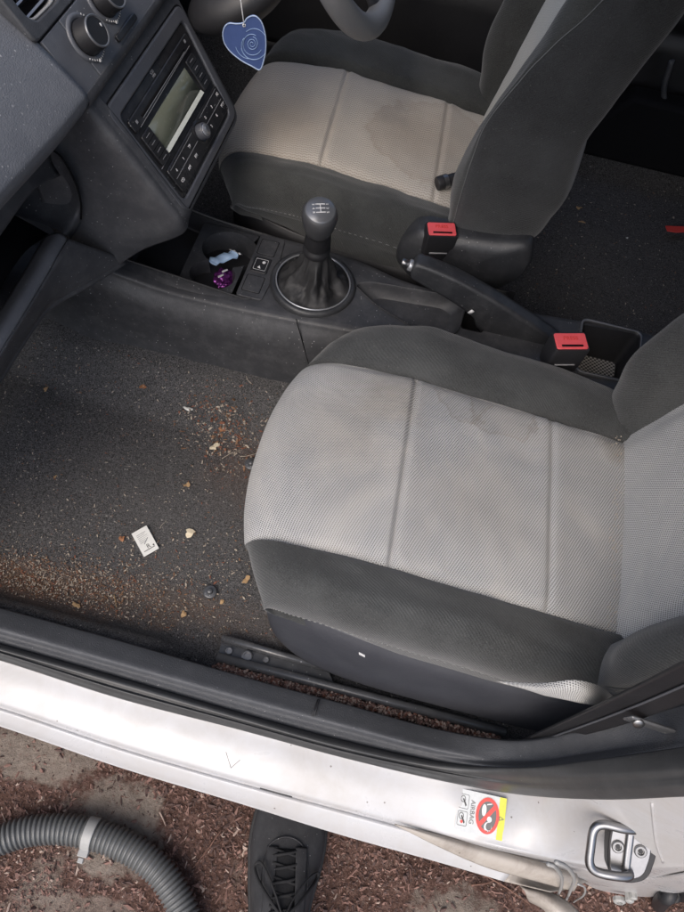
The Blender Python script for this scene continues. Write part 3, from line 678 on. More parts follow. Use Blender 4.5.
# ------------------------------------------------------------------ seats
def seat_parts(root, dx, dy, slope, xb, mats, pk=1.):
    m_in, m_inb, m_bo, m_si = mats
    seamy = .158
    half = [(.0, .004), (.055, .0045), (.105, .0045), (.140, .002), (.158, -.0035), (.172, .006), (.203, .017), (.236, .010), (.254, -.012), (.2615, -.042), (.259, -.066), (.2545, -.078), (.2535, -.088), (.250, -.112), (.243, -.135)]
    stations = [(-.452, -.085, 0), (-.478, -.083, 0), (-.505, -.066, 0), (-.518, -.040, 0), (-.508, -.014, 0), (-.482, .003, 1), (-.43, .014, 1), (-.36, .019, 1), (-.31, .018, 1), (-.25, .014, 1), (-.18, .009, 1), (-.10, .002, 1), (-.04, -.004, 1), (.02, -.012, 1), (.06, -.020, 1)]
    zt = .577
    net = []
    for si, (x, z, top) in enumerate(stations):
        row = []
        for side in (-1, 1):
            seq = half[::-1] if side < 0 else half[1:]
            for (yy, dz) in seq:
                if side < 0 and yy > .17: yy = interp(yy, [(.17, .17), (.203, .198), (.236, .220)]) if dz > 0 else {-.012: .233, -.042: .235, -.066: .230, -.078: .2265, -.088: .226, -.112: .2245, -.135: .221}[dz]
                if yy <= .173: yy *= (.955 if side < 0 else .94)
                if dz < -.05: dz = -.05+(dz+.05)*interp(x, [(-.48, .25), (-.40, .5), (-.22, 1.)])
                w = interp(x, [(-.52, .955), (-.35, 1.), (-.1, 1.), (.06, .93)])
                k = 1-min(1, max(0, (x+.52)/.34)); k = k*k*(3-2*k)
                sh = (.030*(yy/.16)**2.4)*k
                sh = min(sh, .115)
                if dy > .5 and side > 0: sh *= .5; yl_k = 1.05
                else: yl_k = 1.
                if top: zz = zt+z+dz
                else:
                    f = (z+.085)/.088    # 0 low .. 1 top
                    zz = zt+z+dz*min(1, max(0, f))*(1 if dz > -.02 else .8)
                    if dz < -.03 or yy > .165: zz = max(zz, zt-.066)
                yl = yy*(w if yy > .16 else 1)
                row.append(Vector((x+sh+dx, side*yl*(yl_k if yy > .18 else 1)+dy, zz+(.008 if dy > .5 and side > 0 and dz > .005 else 0))))
        net.append(row)
    nu, nv = 24, 6
    G = surf(net, nu, nv)
    ni, nj = len(G), len(G[0])
    c0 = (len(half)-1-4)*nv; c1 = (len(half)-1+4)*nv          # columns of the insert seams
    # seams & wrinkles
    for i in range(ni):
        for j in range(nj):
            p = G[i][j]; lx, ly = p.x-dx, p.y-dy; d = 0
            inside = c0 < j < c1
            if inside and p.z > .5:
                for sx, amp in ((-.31, .0075), (-.10, .0060)):
                    sxx = sx-.010*(ly/.15)
                    d -= amp*math.exp(-((lx-sxx)/.0042)**2)
                    d += .0045*math.exp(-((lx-sxx)/.028)**2)
            jj = min(abs(j-c0), abs(j-c1))
            if jj < 3: d -= (.0025, .0012, .0005)[jj]
            d += .0028*nz(lx, ly, dx, 11)+.0012*nz(lx, ly, dx+3, 33)
            if not inside and p.z > .5:
                e_ = min(abs(j-c0), abs(j-c1))/9.
                d += .0016*math.exp(-e_*e_)*nz(lx*1.0, 0, dx+5, 48)*(1 if e_ > .1 else 0)
                d += .0040*max(0, nz(lx*.8+ly*.6, ly*1.6, dx+21, 15)-.18)
                d += .0022*nz(lx*.55, ly*3, dx+7, 26)+.0035*(abs(nz(lx*.4, ly*2.2, dx+9, 13))-.2)
            p.z += d
    def sub(j0, j1): return [r[j0:j1+1] for r in G]
    cu_inv = wm(root).inverted()
    obj('cushion_bolster', grid_bm(sub(0, c0)), m_bo, root); obj('cushion_bolster', grid_bm(sub(c1, nj-1)), m_bo, root)
    ins = obj('cushion_panel', grid_bm(sub(c0, c1)), m_in, root)
    # core closes the cushion underneath
    core = [[p.lerp(Vector((p.x+.03*(1 if p.x < dx-.3 else 0), p.y*1., .44)), .0) for p in r] for r in G]
    # stitched seams beside the bolster edge
    for jc in ((len(half)-1-9)*nv-3, (len(half)-1+9)*nv):
        bm = bmesh.new(); sg = -1 if jc < nj/2 else 1
        line = [G[i][jc]+Vector((0, sg*.0010, .0008)) for i in range(nu*3, ni, 2)]
        for a, b in zip(line[::2], line[1::2]): tube_bm([a, b], .00055, 5, bm)
        obj('stitching', bm, m_stitch, root)
    # backrest : closed ring of section points per height
    z0 = .52; hs = [.50, .53, .56, .59, .62, .66, .70, .75, .80, .86, .92, .99, 1.06, 1.12, 1.15, 1.165]
    def pro(z): return interp(z, [(.50, .0), (.56, .018), (.60, .035), (.65, .062), (.70, .072), (.75, .075), (.86, .066), (.95, .056), (1.1, .045), (1.165, .03)])
    def wid(z): return interp(z, [(.50, .205), (.56, .226), (.62, .240), (.70, .248), (.95, .240), (1.1, .215), (1.165, .19)])
    def bk(z): return interp(z, [(.50, .06), (.56, .10), (.62, .124), (.70, .122), (.80, .094), (.90, .100), (1.0, .104), (1.12, .09), (1.165, .05)])
    def sof(z): return interp(z, [(.50, .0), (.60, -.02), (.66, -.034), (.736, -.050), (.82, -.055), (.91, -.030), (.99, .0), (1.165, .01)])
    rings = []; 
    for z in hs:
        xi = slope*(z-.56)+xb; p_, w_, b_ = pro(z)*interp(z, [(.7, pk), (1., pk*pk)]), wid(z), bk(z)
        side = [(0, xi+.004), (.07, xi+.003), (.125, xi), (.157, xi+.004), (.172, xi-p_*.55), (.196, xi-p_*.96), (.220, xi-p_*.98), (w_-.004, xi+sof(z)), (w_+.001, xi+sof(z)+.03), (w_+.002, xi+b_*.4), (w_-.004, xi+b_*.82), (w_-.03, xi+b_), (.12, xi+b_+.012), (0, xi+b_+.014)]
        lz = z+(.0)
        ring = [Vector((x+dx, -y+dy, lz)) for y, x in side[::-1]]+[Vector((x+dx, y+dy, lz)) for y, x in side[1:-1]]
        rings.append(ring)
    n0 = len(rings[0]); nv2 = 5
    rr = [catmull(r, nv2, True) for r in rings]
    cols = [catmull([r[j] for r in rr], 6) for j in range(len(rr[0]))]
    GB = [[cols[j][i] for j in range(len(cols))] for i in range(len(cols[0]))]
    for r in GB:
        for j, p in enumerate(r):
            p.x += .0025*nz(p.x-dx, p.y, p.z, 9)+.001*nz(p.x-dx, p.y, p.z, 30)
    b0 = (13-3)*nv2; b1 = (13+3)*nv2; bs0 = (13-7)*nv2; bs1 = (13+7)*nv2
    for r in GB:
        for jc in (b0, b1): r[jc].x += .002
        for jc, s_ in ((bs0, 1), (bs1, -1)): r[jc].y += .0025*s_
    seq_ = [r[b1:]+r[:b0+1] for r in GB]; nb1 = len(GB[0])-b1
    bm = grid_bm(seq_, matf=lambda i, j: 1 if (bs1-b1) <= j < nb1+bs0 else 0)
    bm.faces.new([bm.verts.new(p) for p in GB[-1]]); bm.faces.new([bm.verts.new(p) for p in GB[0]])
    obj('backrest', bm, [m_bo, m_si], root)
    obj('backrest_panel', grid_bm([r[b0:b1+1] for r in GB]), m_inb, root)
    for jc, s_ in ((bs0, -1), (bs1, 1)):
        obj('piping', tube_bm([r[jc]+Vector((0, s_*.0016, 0)) for r in GB[8:]], .0008, 6), m_pipe, root)
    # head restraint posts and pad, above the picture
    for s_ in (-1, 1):
        xh = slope*(1.2-.56)+xb+dx+.04
        obj('headrest_post', tube_bm([(xh, dy+s_*.07, 1.12), (xh+.02, dy+s_*.07, 1.24)], .006, 10), m_steel, root)
    hp = [[Vector((slope*(z-.56)+xb+dx+.05+cx*math.cos(a)*k, dy+.13*math.sin(a)*k, z)) for a in [2*PI*i/16 for i in range(17)]] for z, k, cx in ((1.21, .6, .04), (1.23, .95, .05), (1.30, 1., .055), (1.37, .9, .05), (1.385, .5, .04))]
    obj('headrest', grid_bm(surf(hp, 4, 2)), m_bo, root)
    return G, GB, half, nu, nv, ni, nj

seat1 = empty('front_seat', (-.25, 0, .30), 'grey woven passenger seat with dark bolsters, nearest the open door', 'car seat', 'front seats')
r1 = seat_parts(seat1, 0, 0, .30, 0., (m_ins, m_ins_back, m_bol, m_bol))
seat2 = empty('front_seat', (-.52, .70, .30), 'stained beige driver seat with dark side panels, beyond the console', 'car seat', 'front seats')
r2 = seat_parts(seat2, -.27, .705, .20, -.038, (m_ins_d, m_ins_db, m_bol_d, m_side_d), .78)

def skirt(root, dx, dy, mat, zlow):
    """plastic shell round the base of the cushion"""
    net = []
    for (sc, z) in ((.985, .478), (1.0, .462), (1.012, .435), (1.018, .40), (1.035, .365), (1.04, zlow)):
        row = []
        pts = [(.10, -.245), (-.02, -.250), (-.15, -.2515), (-.28, -.250), (-.37, -.242), (-.425, -.224), (-.462, -.190), (-.488, -.11), (-.494, 0), (-.486, .10), (-.462, .175), (-.425, .212), (-.37, .235), (-.28, .247), (-.15, .2515), (-.02, .25), (.10, .245)]
        for x, y in pts:
            fx = x+(.016*(.478-z)/.15 if x < -.3 else 0)
            sc2 = sc if y > 0 else interp(z, [(.33, .99), (.40, .965), (.435, .945), (.462, .922), (.478, .885)])
            z2 = z+(.030*min(1, max(0, (-.2-x)/.22)) if z > .40 else 0)
            row.append(Vector((fx+dx, y*sc2+dy, z2)))
        net.append(row)
    return patch('base_trim', net, 5, 5, mat, root, .004)
skirt(seat1, 0, 0, m_skirt, .350)
skirt(seat2, -.27, .705, m_black, .33)
# bulge/ledge line on the near skirt and small white scuff
obj('scuff_mark', prism_bm([Y(359, 652, -.268), Y(365, 655, -.268), Y(365, 657, -.268), Y(359, 654, -.268)], (0, -.0006, 0)), m_white, seat1, smooth=False)
# light cloth tail of the cushion cover hanging behind the bolster (near rear corner)
tail = [[Y(496, 681, -.262), Y(540, 683, -.262), Y(575, 680, -.258), Y(600, 686, -.250), Y(612, 695, -.243)],
        [Y(520, 688, -.268), Y(550, 690, -.269), Y(580, 690, -.266), Y(602, 694, -.256), Y(616, 700, -.246)],
        [Y(545, 696, -.270), Y(565, 700, -.271), Y(585, 704, -.270), Y(604, 706, -.262), Y(618, 706, -.25)]]
patch('cover_tail', tail, 6, 6, m_ins_back, seat1, .002)
# recliner hinge cover of the driver seat (rounded dark blade)
pb = [Y(x, y, .455) for x, y in ((398, 262), (402, 240), (420, 228), (452, 232), (500, 238), (528, 240), (533, 252), (526, 270), (508, 282), (470, 292), (430, 290))]
cen = sum(pb, Vector())/len(pb)
ringA = catmull(pb, 4, True)
net_bm = bmesh.new()
lv = [[c_+Vector((0, .03, 0)) for c_ in ringA], ringA, [cen+(c_-cen)*.93+Vector((0, -.012, 0)) for c_ in ringA], [cen+(c_-cen)*.5+Vector((0, -.018, 0)) for c_ in ringA], [cen+(c_-cen)*.02+Vector((0, -.019, 0)) for c_ in ringA]]
obj('hinge_cover', grid_bm(lv, net_bm, wrap=True), m_cons2, seat2)

def buckle(root, pa, pb_, depth, h, stalk):
    a = Vector(pa); b = Vector(pb_); d = (b-a); d.z = 0; ang = math.atan2(d.y, d.x); w = d.length
    mt = T(*((a+b)/2)) @ RZ(ang) @ RX(.05)
    prof = [(.94, -h), (1., -h*.75), (1., -.003), (.97, 0)]
    R = []
    for k, z in prof: R.append([mt @ Vector((x, y, z)) for x, y in rrect(w*k, depth*k, .004)])
    bm = bmesh.new(); bl = grid_bm(R, bm, wrap=True); bl.faces.new([bl.verts[i] for i in range(0)] or [bl.verts.new(p) for p in R[0]][::-1])
    f = bl.faces.new([bl.verts.new(p) for p in R[-1]])
    bk = obj('belt_buckle', bl, m_black, root)
    rb = obj('release_button', plate_bm(rrect(w*.90, depth*.80, .003), -.001, .0022, mt), m_red, bk, bev=.0008)
    obj('tongue_slot', plate_bm(rrect(w*.62, depth*.10, .0008, cy=-depth*.26), .0023, .0027, mt), m_void, bk)
    bm = plate_bm(rrect(w*.60, .003, .0012), 0, .0015, mt @ T(0, -depth/2-.0001, -h*.62) @ RX(PI/2)); obj('buckle_slot', bm, m_grey, bk)
    bm = text_bm('PRESS', w*.17, mt @ T(0, depth*.12, .0024)); obj('button_text', bm, m_redstrip, bk, smooth=False)
    p0 = mt @ Vector((0, 0, -h)); q = Vector(stalk)
    obj('buckle_stalk', tube_bm([p0+Vector((0, 0, .01)), p0.lerp(q, .5), q], .013, 10, flat=.45, up=(0, 1, 0)), m_black, bk)
buckle(seat1, Z(553.5, 341.5, .615), Z(588, 341.5, .615), .036, .058, (-.085, .285, .47))
buckle(seat2, Z(426.5, 229, .615), Z(457, 230, .615), .034, .060, (-.33, .43, .47))

# ------------------------------------------------------------------ centre console
cons = empty('centre_console', (-.4, .355, .36), 'low dark plastic console running between the two front seats', 'centre console')
# shell: rows along the car, columns near base -> top -> far base
def con_row(x, zb, yn0, yn1, zt, yf1, yf0, zf, tz=None):
    return [Vector((x, yn0, zb)), Vector((x, yn0+.006, zb+.05)), Vector((x, yn1-.020, zt-.045)), Vector((x, yn1-.004, zt-.012)), Vector((x, yn1+.012, zt)), Vector((x, .355, zt-.002)), Vector((x, yf1-.012, zt)), Vector((x, yf1+.004, zt-.012)), Vector((x, yf1+.012, zt-.05)), Vector((x, yf0, zf))]
CR = [(-1.30, .45, .215, .24, .62, .47, .49, .45), (-1.05, .39, .222, .245, .585, .465, .49, .36), (-.86, .365, .226, .250, .545, .46, .48, .34), (-.76, .360, .228, .256, .520, .455, .475, .33),
      (-.66, .358, .230, .262, .512, .45, .47, .33), (-.56, .357, .232, .266, .513, .445, .465, .33), (-.46, .358, .236, .272, .515, .435, .46, .33), (-.38, .36, .240, .275, .517, .415, .45, .33),
      (-.28, .36, .245, .275, .521, .405, .445, .33), (-.16, .36, .245, .268, .525, .405, .445, .33), (-.04, .36, .242, .262, .527, .414, .45, .33), (.06, .36, .24, .262, .527, .42, .45, .33), (.13, .36, .24, .262, .50, .42, .45, .33)]
NU, NV = 8, 6
GC = surf([con_row(*r) for r in CR], NU, NV)
# pockets are cut out of the top
def in_poly(x, y, P):
    c = False; n = len(P)
    for i in range(n):
        (x1, y1), (x2, y2) = P[i], P[i-1]
        if (y1 > y) != (y2 > y) and x < (x2-x1)*(y-y1)/(y2-y1)+x1: c = not c
    return c
pocket = rounded_poly([(-.85, .285), (-.615, .288), (-.615, .440), (-.72, .445), (-.85, .445)], .02)
tray = rounded_poly([(-.458, .374), (-.41, .338), (-.34, .308), (-.285, .302), (-.266, .320), (-.262, .382), (-.285, .396), (-.43, .388)], .012)
slot = rounded_poly([(-.262, .330), (-.225, .330), (-.225, .372), (-.262, .372)], .006)
binp = rounded_poly([(-.060, .296), (.036, .300), (.042, .408), (-.056, .408)], .012)
def fine(x0, x1, y0, y1): pass
def deck(): return None
# the deck mesh is dense so that the openings have clean rims
bm = bmesh.new(); L = None
V = {}
ni, nj = len(GC), len(GC[0])
holes = (pocket, tray, slot, binp)
j0, j1 = 4*NV, 6*NV
grid_bm([r[:j0+1] for r in GC], bm); grid_bm([r[j1:] for r in GC], bm)
def zdeck(x):
    return interp2(x, [(r[0], r[4]) for r in CR])
def interp2(x, pts):
    for (a, b), (c, d) in zip(pts, pts[1:]):
        if x <= c: return b+(d-b)*(x-a)/(c-a)
    return pts[-1][1]
# deck with holes through triangle fill
def yedge(x, col): return interp2(x, [(r[0], (r[3]+.012 if col == 0 else r[5]-.012)) for r in CR])
outer = [(GC[i][j0].x, GC[i][j0].y) for i in range(0, ni, 2)]
outer2 = [(GC[i][j1].x, GC[i][j1].y) for i in range(0, ni, 2)]
db = bmesh.new()
def ringe(P):
    vs = [db.verts.new((x, y, 0)) for x, y in P]; return [db.edges.new((vs[i], vs[(i+1) % len(vs)])) for i in range(len(vs))]
E_ = ringe(outer+outer2[::-1])
for h in holes: E_ += ringe(h)
bmesh.ops.triangle_fill(db, edges=E_, use_beauty=True)
kill = [f for f in db.faces if any(in_poly(f.calc_center_median().x, f.calc_center_median().y, h) for h in holes)]
bmesh.ops.delete(db, geom=kill, context='FACES')
zp = [(GC[i][j0].x, (GC[i][j0].z+GC[i][j1].z)/2) for i in range(ni)]
for v in db.verts: v.co.z = interp2(v.co.x, zp)
tmp = bpy.data.meshes.new('t'); db.to_mesh(tmp); db.free(); bm.from_mesh(tmp); bpy.data.meshes.remove(tmp)
shell = obj('console_shell', bm, m_cons, cons, ang=40)
def well(name, P, depth, mat, taper=.9, floor_mat=None, rim=.004, zoff=0, parent=cons, floor_fn=None):
    cx = sum(p[0] for p in P)/len(P); cy = sum(p[1] for p in P)/len(P)
    R = []
    for k, dz in ((1+rim*8, 0.0005), (1+rim*5, .003), (1.0, .002), (.985, -.004), (taper, -depth*.92), (taper*.94, -depth)):
        R.append([Vector((cx+(x-cx)*k, cy+(y-cy)*k, interp2(x, zp)+dz+zoff)) for x, y in P])
    b = grid_bm(R, wrap=True)
    b.faces.new([b.verts.new(p) for p in R[-1]])
    return obj(name, b, mat, parent, ang=45)
def well2(name, P, depth, mat, parent=cons, taper=.95): return well(name, P, depth, mat, taper, parent=parent)
m_mesh = NT('mesh_mat'); _uv = m_mesh.coord(); _v = m_mesh.add('ShaderNodeTexChecker', i_Scale=260.); m_mesh.ln(_uv, _v.inputs['Vector']); m_mesh.set('Base Color', m_mesh.mix(_v.outputs['Fac'], (.04, .04, .04), (.42, .42, .41))); m_mesh.set('Roughness', .5); m_mesh = m_mesh.m
well('handbrake_slot', slot, .05, m_void)
well('tray_pocket', tray, .022, m_cons, .80)
sb_ = well('storage_bin', binp, .075, m_black, .92)
bf = [(x*.8+(-.009)*.2, y*.8+.353*.2) for x, y in binp]
bcx, bcy = sum(p[0] for p in binp)/len(binp), sum(p[1] for p in binp)/len(binp)
obj('bin_rim', frame_bm([(bcx+(x-bcx)*1.10, bcy+(y-bcy)*1.09) for x, y in binp], [(bcx+(x-bcx)*1.03, bcy+(y-bcy)*1.03) for x, y in binp], .525, .5325), m_stack, sb_, bev=.002)
obj('bin_mat', plate_bm(bf,   .456, .4575), m_mesh, sb_, smooth=False)
well('front_pocket', pocket, .045, m_black, .97)
# cup holder insert inside the pocket : plate with two round holes
hol = [ell(.050, .043, 32, -.690, .392), ell(.040, .034, 32, -.700, .325)]
cupo = rounded_poly([(-.752, .288), (-.655, .290), (-.650, .442), (-.755, .442)], .008)
db = bmesh.new()
union = []
E_ = ringe(cupo)
import itertools
# merge the two circles into one outline
A_, B_ = hol
inA = lambda p: in_poly(p[0], p[1], A_); inB = lambda p: in_poly(p[0], p[1], B_)
la = [p for p in A_ if not inB(p)]; lb = [p for p in B_ if not inA(p)]
allp = la+lb; 
def order(P, other):
    n = len(P); k = next(i for i in range(n) if other(P[i-1]) and not other(P[i])); return [P[(k+q) % n] for q in range(n) if not other(P[(k+q) % n])]
uni = order(A_, inB)+order(B_, inA)
E_ += ringe(uni)
bmesh.ops.triangle_fill(db, edges=E_, use_beauty=True)
kill = [f for f in db.faces if in_poly(f.calc_center_median().x, f.calc_center_median().y, uni)]
bmesh.ops.delete(db, geom=kill, context='FACES')
for v in db.verts: v.co.z = .508-(v.co.x+.70)*-.02
R = []
for k, z in ((1, .508), (.985, .503), (.9, .465), (.85, .447)):
    cx, cy = -.695, .362; R.append([Vector((cx+(x-cx)*k, cy+(y-cy)*k, z)) for x, y in uni])
grid_bm(R, db, wrap=True); db.faces.new([db.verts.new(p) for p in R[-1]])
cup = obj('cup_holder', db, m_cons, cons, ang=40)
# switch panel behind the cup holder
pm = T(-.625, .366, .5135)
sp_ = obj('switch_panel', plate_bm(rounded_poly([(-.0215, -.077), (.024, -.076), (.030, 0), (.024, .074), (-.0215, .076)], .006), -.004, .0012, pm), m_cons, cons, bev=.001)
for cy, mt in ((-.045, m_cons), (0, m_black), (.045, m_cons)):
    obj('console_switch', plate_bm(rrect(.030, .036, .003, cy=cy), .0013, .0034 if mt is m_black else .002, pm), mt, sp_, bev=.0008)
for cy in (-.045, .045): obj('switch_gap', frame_bm(rrect(.0325, .0385, .003, cy=cy), rrect(.0305, .0365, .003, cy=cy), .0008, .0014, pm), m_void, sp_, smooth=False)
bm = plate_bm(ell(.003, .003, 12, .004, .006), .0036, .0040, pm); plate_bm([(-.004, -.008), (.002, -.010), (-.001, -.003)], .0036, .004, pm, bm); frame_bm(rrect(.022, .026, .002), rrect(.0212, .0252, .002), .0035, .0038, pm, bm)
obj('switch_symbol', bm, m_white, sp_, smooth=False)
# gap line on console side
obj('side_joint', tube_bm(catmull([Y(296, 319, .262), Vector((-.515, .250, .475)), Vector((-.500, .243, .43))], 5), .0009, 6), m_void, cons)

# things in the cup holder
w1 = Z(213, 263, .50); w2 = Z(234, 253, .505)
bm = grid_bm([[w1.lerp(w2, i/6)+Vector((-.003*math.sin(i), 0, 0))+Vector((-.35, .1, 0)).normalized()*(.011*math.cos(a))*(1 if 0 < i < 6 else .8)+Vector((0, 0, .004*math.sin(a)+.003*math.sin(i*2.1))) for a in [2*PI*k/10 for k in range(11)]] for i in range(7)])
wr = tag(obj('candy_wrapper', bm, m_wrap), 'crumpled pale blue and white wrapper standing in the cup holder', 'wrapper')
obj('wrapper_end', grid_bm([[w2+Vector((i*.004, .002*math.sin(i*2), 0))+Vector((-.35, .1, 0)).normalized()*(j-3)*.0036+Vector((0, 0, .002*math.sin(j*2)+.003)) for j in range(7)] for i in range(3)]), m_white, wr)
pc = Z(224, 280, .475)
bm = bmesh.new(); bmesh.ops.create_icosphere(bm, subdivisions=4, radius=.017, matrix=T(*pc))
for v in bm.verts:
    q = v.co-pc; f = 1+.35*nz(q.x, q.y, q.z, 70)+.25*nz(q.x, q.y, q.z, 160); v.co = pc+Vector((q.x*f, q.y*f*1.15, q.z*f*.9))
pf = tag(obj('foil_ball', bm, m_purple, smooth=False), 'crumpled dark purple foil ball in the cup holder', 'foil')
bm = bmesh.new()
for (x, y) in ((218, 277), (222, 272), (216, 290), (221, 292)):
    p = Z(x, y, .492 if y < 280 else .478); tube_bm([p, p+Vector((.008, .007*(1 if y < 280 else -.2), .002))], .0022, 6, bm, flat=.4)
obj('foil_scrap', bm, m_white, pf)

# ------------------------------------------------------------------ gear lever
gl = empty('gear_lever', (-.527, .355, .515), 'gear lever with pleated boot and round silver topped knob', 'gear lever')
gc = Vector((-.527, .352, .516))
gm = T(*gc) @ RY(math.radians(2))
obj('boot_ring', lathe_bm([(.0745, -.004), (.0745, .004), (.071, .0075), (.066, .0075), (.063, .003), (.063, -.004)], 64, gm, caps=False), m_cons2, gl)
bm = lathe_bm([(.0652, .0065), (.0648, .0085), (.0632, .0085), (.0628, .006)], 64, gm, caps=False); obj('boot_ring_trim', bm, m_silver, gl)
kn = Vector((-.525, .352, .624))
R = []
for k, t in enumerate([i/14 for i in range(15)]):
    r = .064*(1-t)**1.6+.019*(1-(1-t)**1.6); z = gc.z+.002+.084*t**1.25-.012*math.sin(t*PI)
    ring = []
    for q in range(96):
        a = 2*PI*q/96; pl_ = .0080*math.sin(t*PI)*(.75*math.sin(a*4+2.5*t+math.sin(a))+.35*math.sin(a*9+2-t*3)+1.3*nz(math.cos(a), math.sin(a), t*1.5, 2.2)+.8*nz(math.cos(a), math.sin(a), t*3, 6))*(1.3-t*.6)
        ring.append(Vector((gc.x+(kn.x-gc.x)*t+(r+pl_*.6)*math.cos(a), gc.y+(r+pl_*.6)*math.sin(a), z+pl_*.9)))
    R.append(ring)
obj('gaiter', grid_bm(R, wrap=True), m_leather, gl)
km = T(-.526, .352, .592) @ RY(math.radians(3)) @ RX(math.radians(6))
obj('lever_neck', lathe_bm([(.0215, 0), (.0225, .004), (.0225, .012), (.0195, .014), (.0195, .018), (.0215, .022), (.020, .045), (.0185, .060), (.020, .066)], 40, km), m_black, gl, ang=60)
kp = [(.0185, .055), (.0225, .066), (.0255, .080), (.0275, .094), (.0270, .103), (.0245, .109), (.022, .111)]
kn_ = obj('gear_knob', lathe_bm(kp, 48, km @ RX(math.radians(7))), m_knob, gl)
km2 = km @ RX(math.radians(7)) @ T(0, 0, .1105)
cap = obj('knob_cap', lathe_bm([(.0235, -.003), (.0238, .000), (.0215, .0018), (.012, .0040), (.0003, .0052)], 48, km2), m_cap, kn_)
bm = bmesh.new()
gmx = km2 @ RZ(math.radians(-70)) @ T(0, 0, .0049)
for x in (-.007, 0, .007): plate_bm([(x-.0005, -.007), (x+.0005, -.007), (x+.0005, .007), (x-.0005, .007)], -.001, .0006, gmx, bm)
plate_bm([(-.007, -.0005), (.0075, -.0005), (.0075, .0005), (-.007, .0005)], -.001, .00065, gmx, bm)
for s_, x, y in (('1', -.007, .0105), ('3', 0, .0105), ('5', .007, .0105), ('2', -.007, -.0105), ('4', 0, -.0105), ('R', .007, -.0105)): text_bm(s_, .0055, gmx @ T(x, y, -.0004), bm, .0004)
obj('shift_pattern', bm, m_white, kn_, smooth=False)

# ------------------------------------------------------------------ handbrake
hbr = empty('handbrake', (-.2, .35, .50), 'black parking brake lever with silver push button', 'handbrake')
prof = [(-.366, .626), (-.352, .632), (-.30, .622), (-.24, .602), (-.17, .572), (-.115, .545), (-.085, .528), (-.082, .515), (-.12, .505), (-.205, .507), (-.235, .522), (-.252, .548), (-.30, .573), (-.352, .594), (-.366, .602)]
ring = [Vector((x, 0, z)) for x, z in prof]; ring = catmull(ring, 4, True)
cenx = Vector((-.23, 0, .57))
levels = []
for k, y in ((.0, -.0150), (.70, -.0150), (.90, -.0142), (.98, -.011), (1., -.006), (1., .006), (.98, .011), (.90, .0142), (.70, .015), (.0, .015)):
    row = []
    for i, p in enumerate(ring):
        d = .5*(1-k) ; ix = p.x; 
        mz = interp(p.x, [(-.37, .612), (-.30, .600), (-.25, .578), (-.17, .545), (-.08, .522)])
        inner = Vector((min(max(p.x, -.352), -.10), 0, mz)) if p.z > 0 else p
        q = inner.lerp(p, k); row.append(Vector((q.x, .35+y, q.z)))
    levels.append(row)
obj('brake_grip', grid_bm(levels, wrap=True), m_cons2, hbr)
bm = lathe_bm([(.0095, 0), (.0095, .009), (.0085, .010)], 20, T(-.364, .35, .613) @ RY(math.radians(-80))); obj('push_button', bm, m_silver, hbr)
bm = lathe_bm([(.006, 0), (.006, .012), (.005, .013)], 16, T(-.373, .35, .615) @ RY(math.radians(-80))); obj('button_tip', bm, m_steel, hbr)
obj('wear_mark', box_bm(-.003, .003, -.0005, .0005, -.005, .005, T(*Y(471, 312, .326)) @ RY(.5)), m_white, hbr)

# ------------------------------------------------------------------ dashboard
dash = empty('dashboard', (-.85, .22, .60), 'dark grey dashboard with radio, heater knobs and open shelf', 'dashboard')
TL = Vector((-.797, .250, .837))
ux = Vector((0, 1, 0)); uy = Vector((-.56315, 0, .82636)); uz = Vector((.82636, 0, .56315))
FM = Matrix(((ux.x, uy.x, uz.x, TL.x), (ux.y, uy.y, uz.y, TL.y), (ux.z, uy.z, uz.z, TL.z), (0, 0, 0, 1)))
def fmm(u, v, w=0): return FM @ Vector((u/1000, -v/1000, w/1000))
def mm(P): return [(x/1000, -y/1000) for x, y in P]
# centre stack body : side + front around the bezel
def stk(u, v, w): return fmm(u, v, w)
zs = []
side = [  # rows from the front edge of the stack going round the near side and back; columns top -> bottom
    [stk(10, -22, 2), stk(10, 30, 3), stk(8, 90, 3), stk(8, 150, 3), stk(14, 166, 2), stk(24, 171, -2)],
    [stk(-2, -22, 0), stk(-3, 30, 1), stk(-3, 90, 1), stk(-4, 150, 0), stk(0, 168, -2), stk(10, 177, -8)],
    [stk(-14, -22, -7), stk(-16, 30, -7), stk(-16, 90, -8), stk(-16, 150, -10), stk(-14, 172, -14), stk(-6, 187, -22)],
    [Vector((-.850, .232, .822)), Vector((-.838, .228, .775)), Vector((-.815, .226, .725)), Vector((-.795, .225, .690)), Y(140, 236, .224), Y(143, 248, .230)],
    [Vector((-.874, .222, .795)), Vector((-.868, .218, .748)), Vector((-.856, .216, .70)), Vector((-.842, .216, .665)), Y(112, 255, .217), Y(118, 264, .223)],
    [Vector((-.90, .220, .79)), Vector((-.90, .214, .745)), Vector((-.90, .212, .70)), Vector((-.90, .212, .655)), Y(88, 268, .214), Y(92, 280, .220)]]
patch('stack_side', side, 7, 7, m_dash, dash, .003)
# front face frame under and right of bezel
fo = rounded_poly(mm([(-4, -24), (283, -24), (249, 172), (-2, 173)]), .022); fi = rounded_poly(mm([(8, 8), (262, 8), (236, 156), (8, 156)]), .012)
obj('stack_face', frame_bm(fo, fi, -.03, .002, FM), m_dash, dash, bev=.003, seg=3)
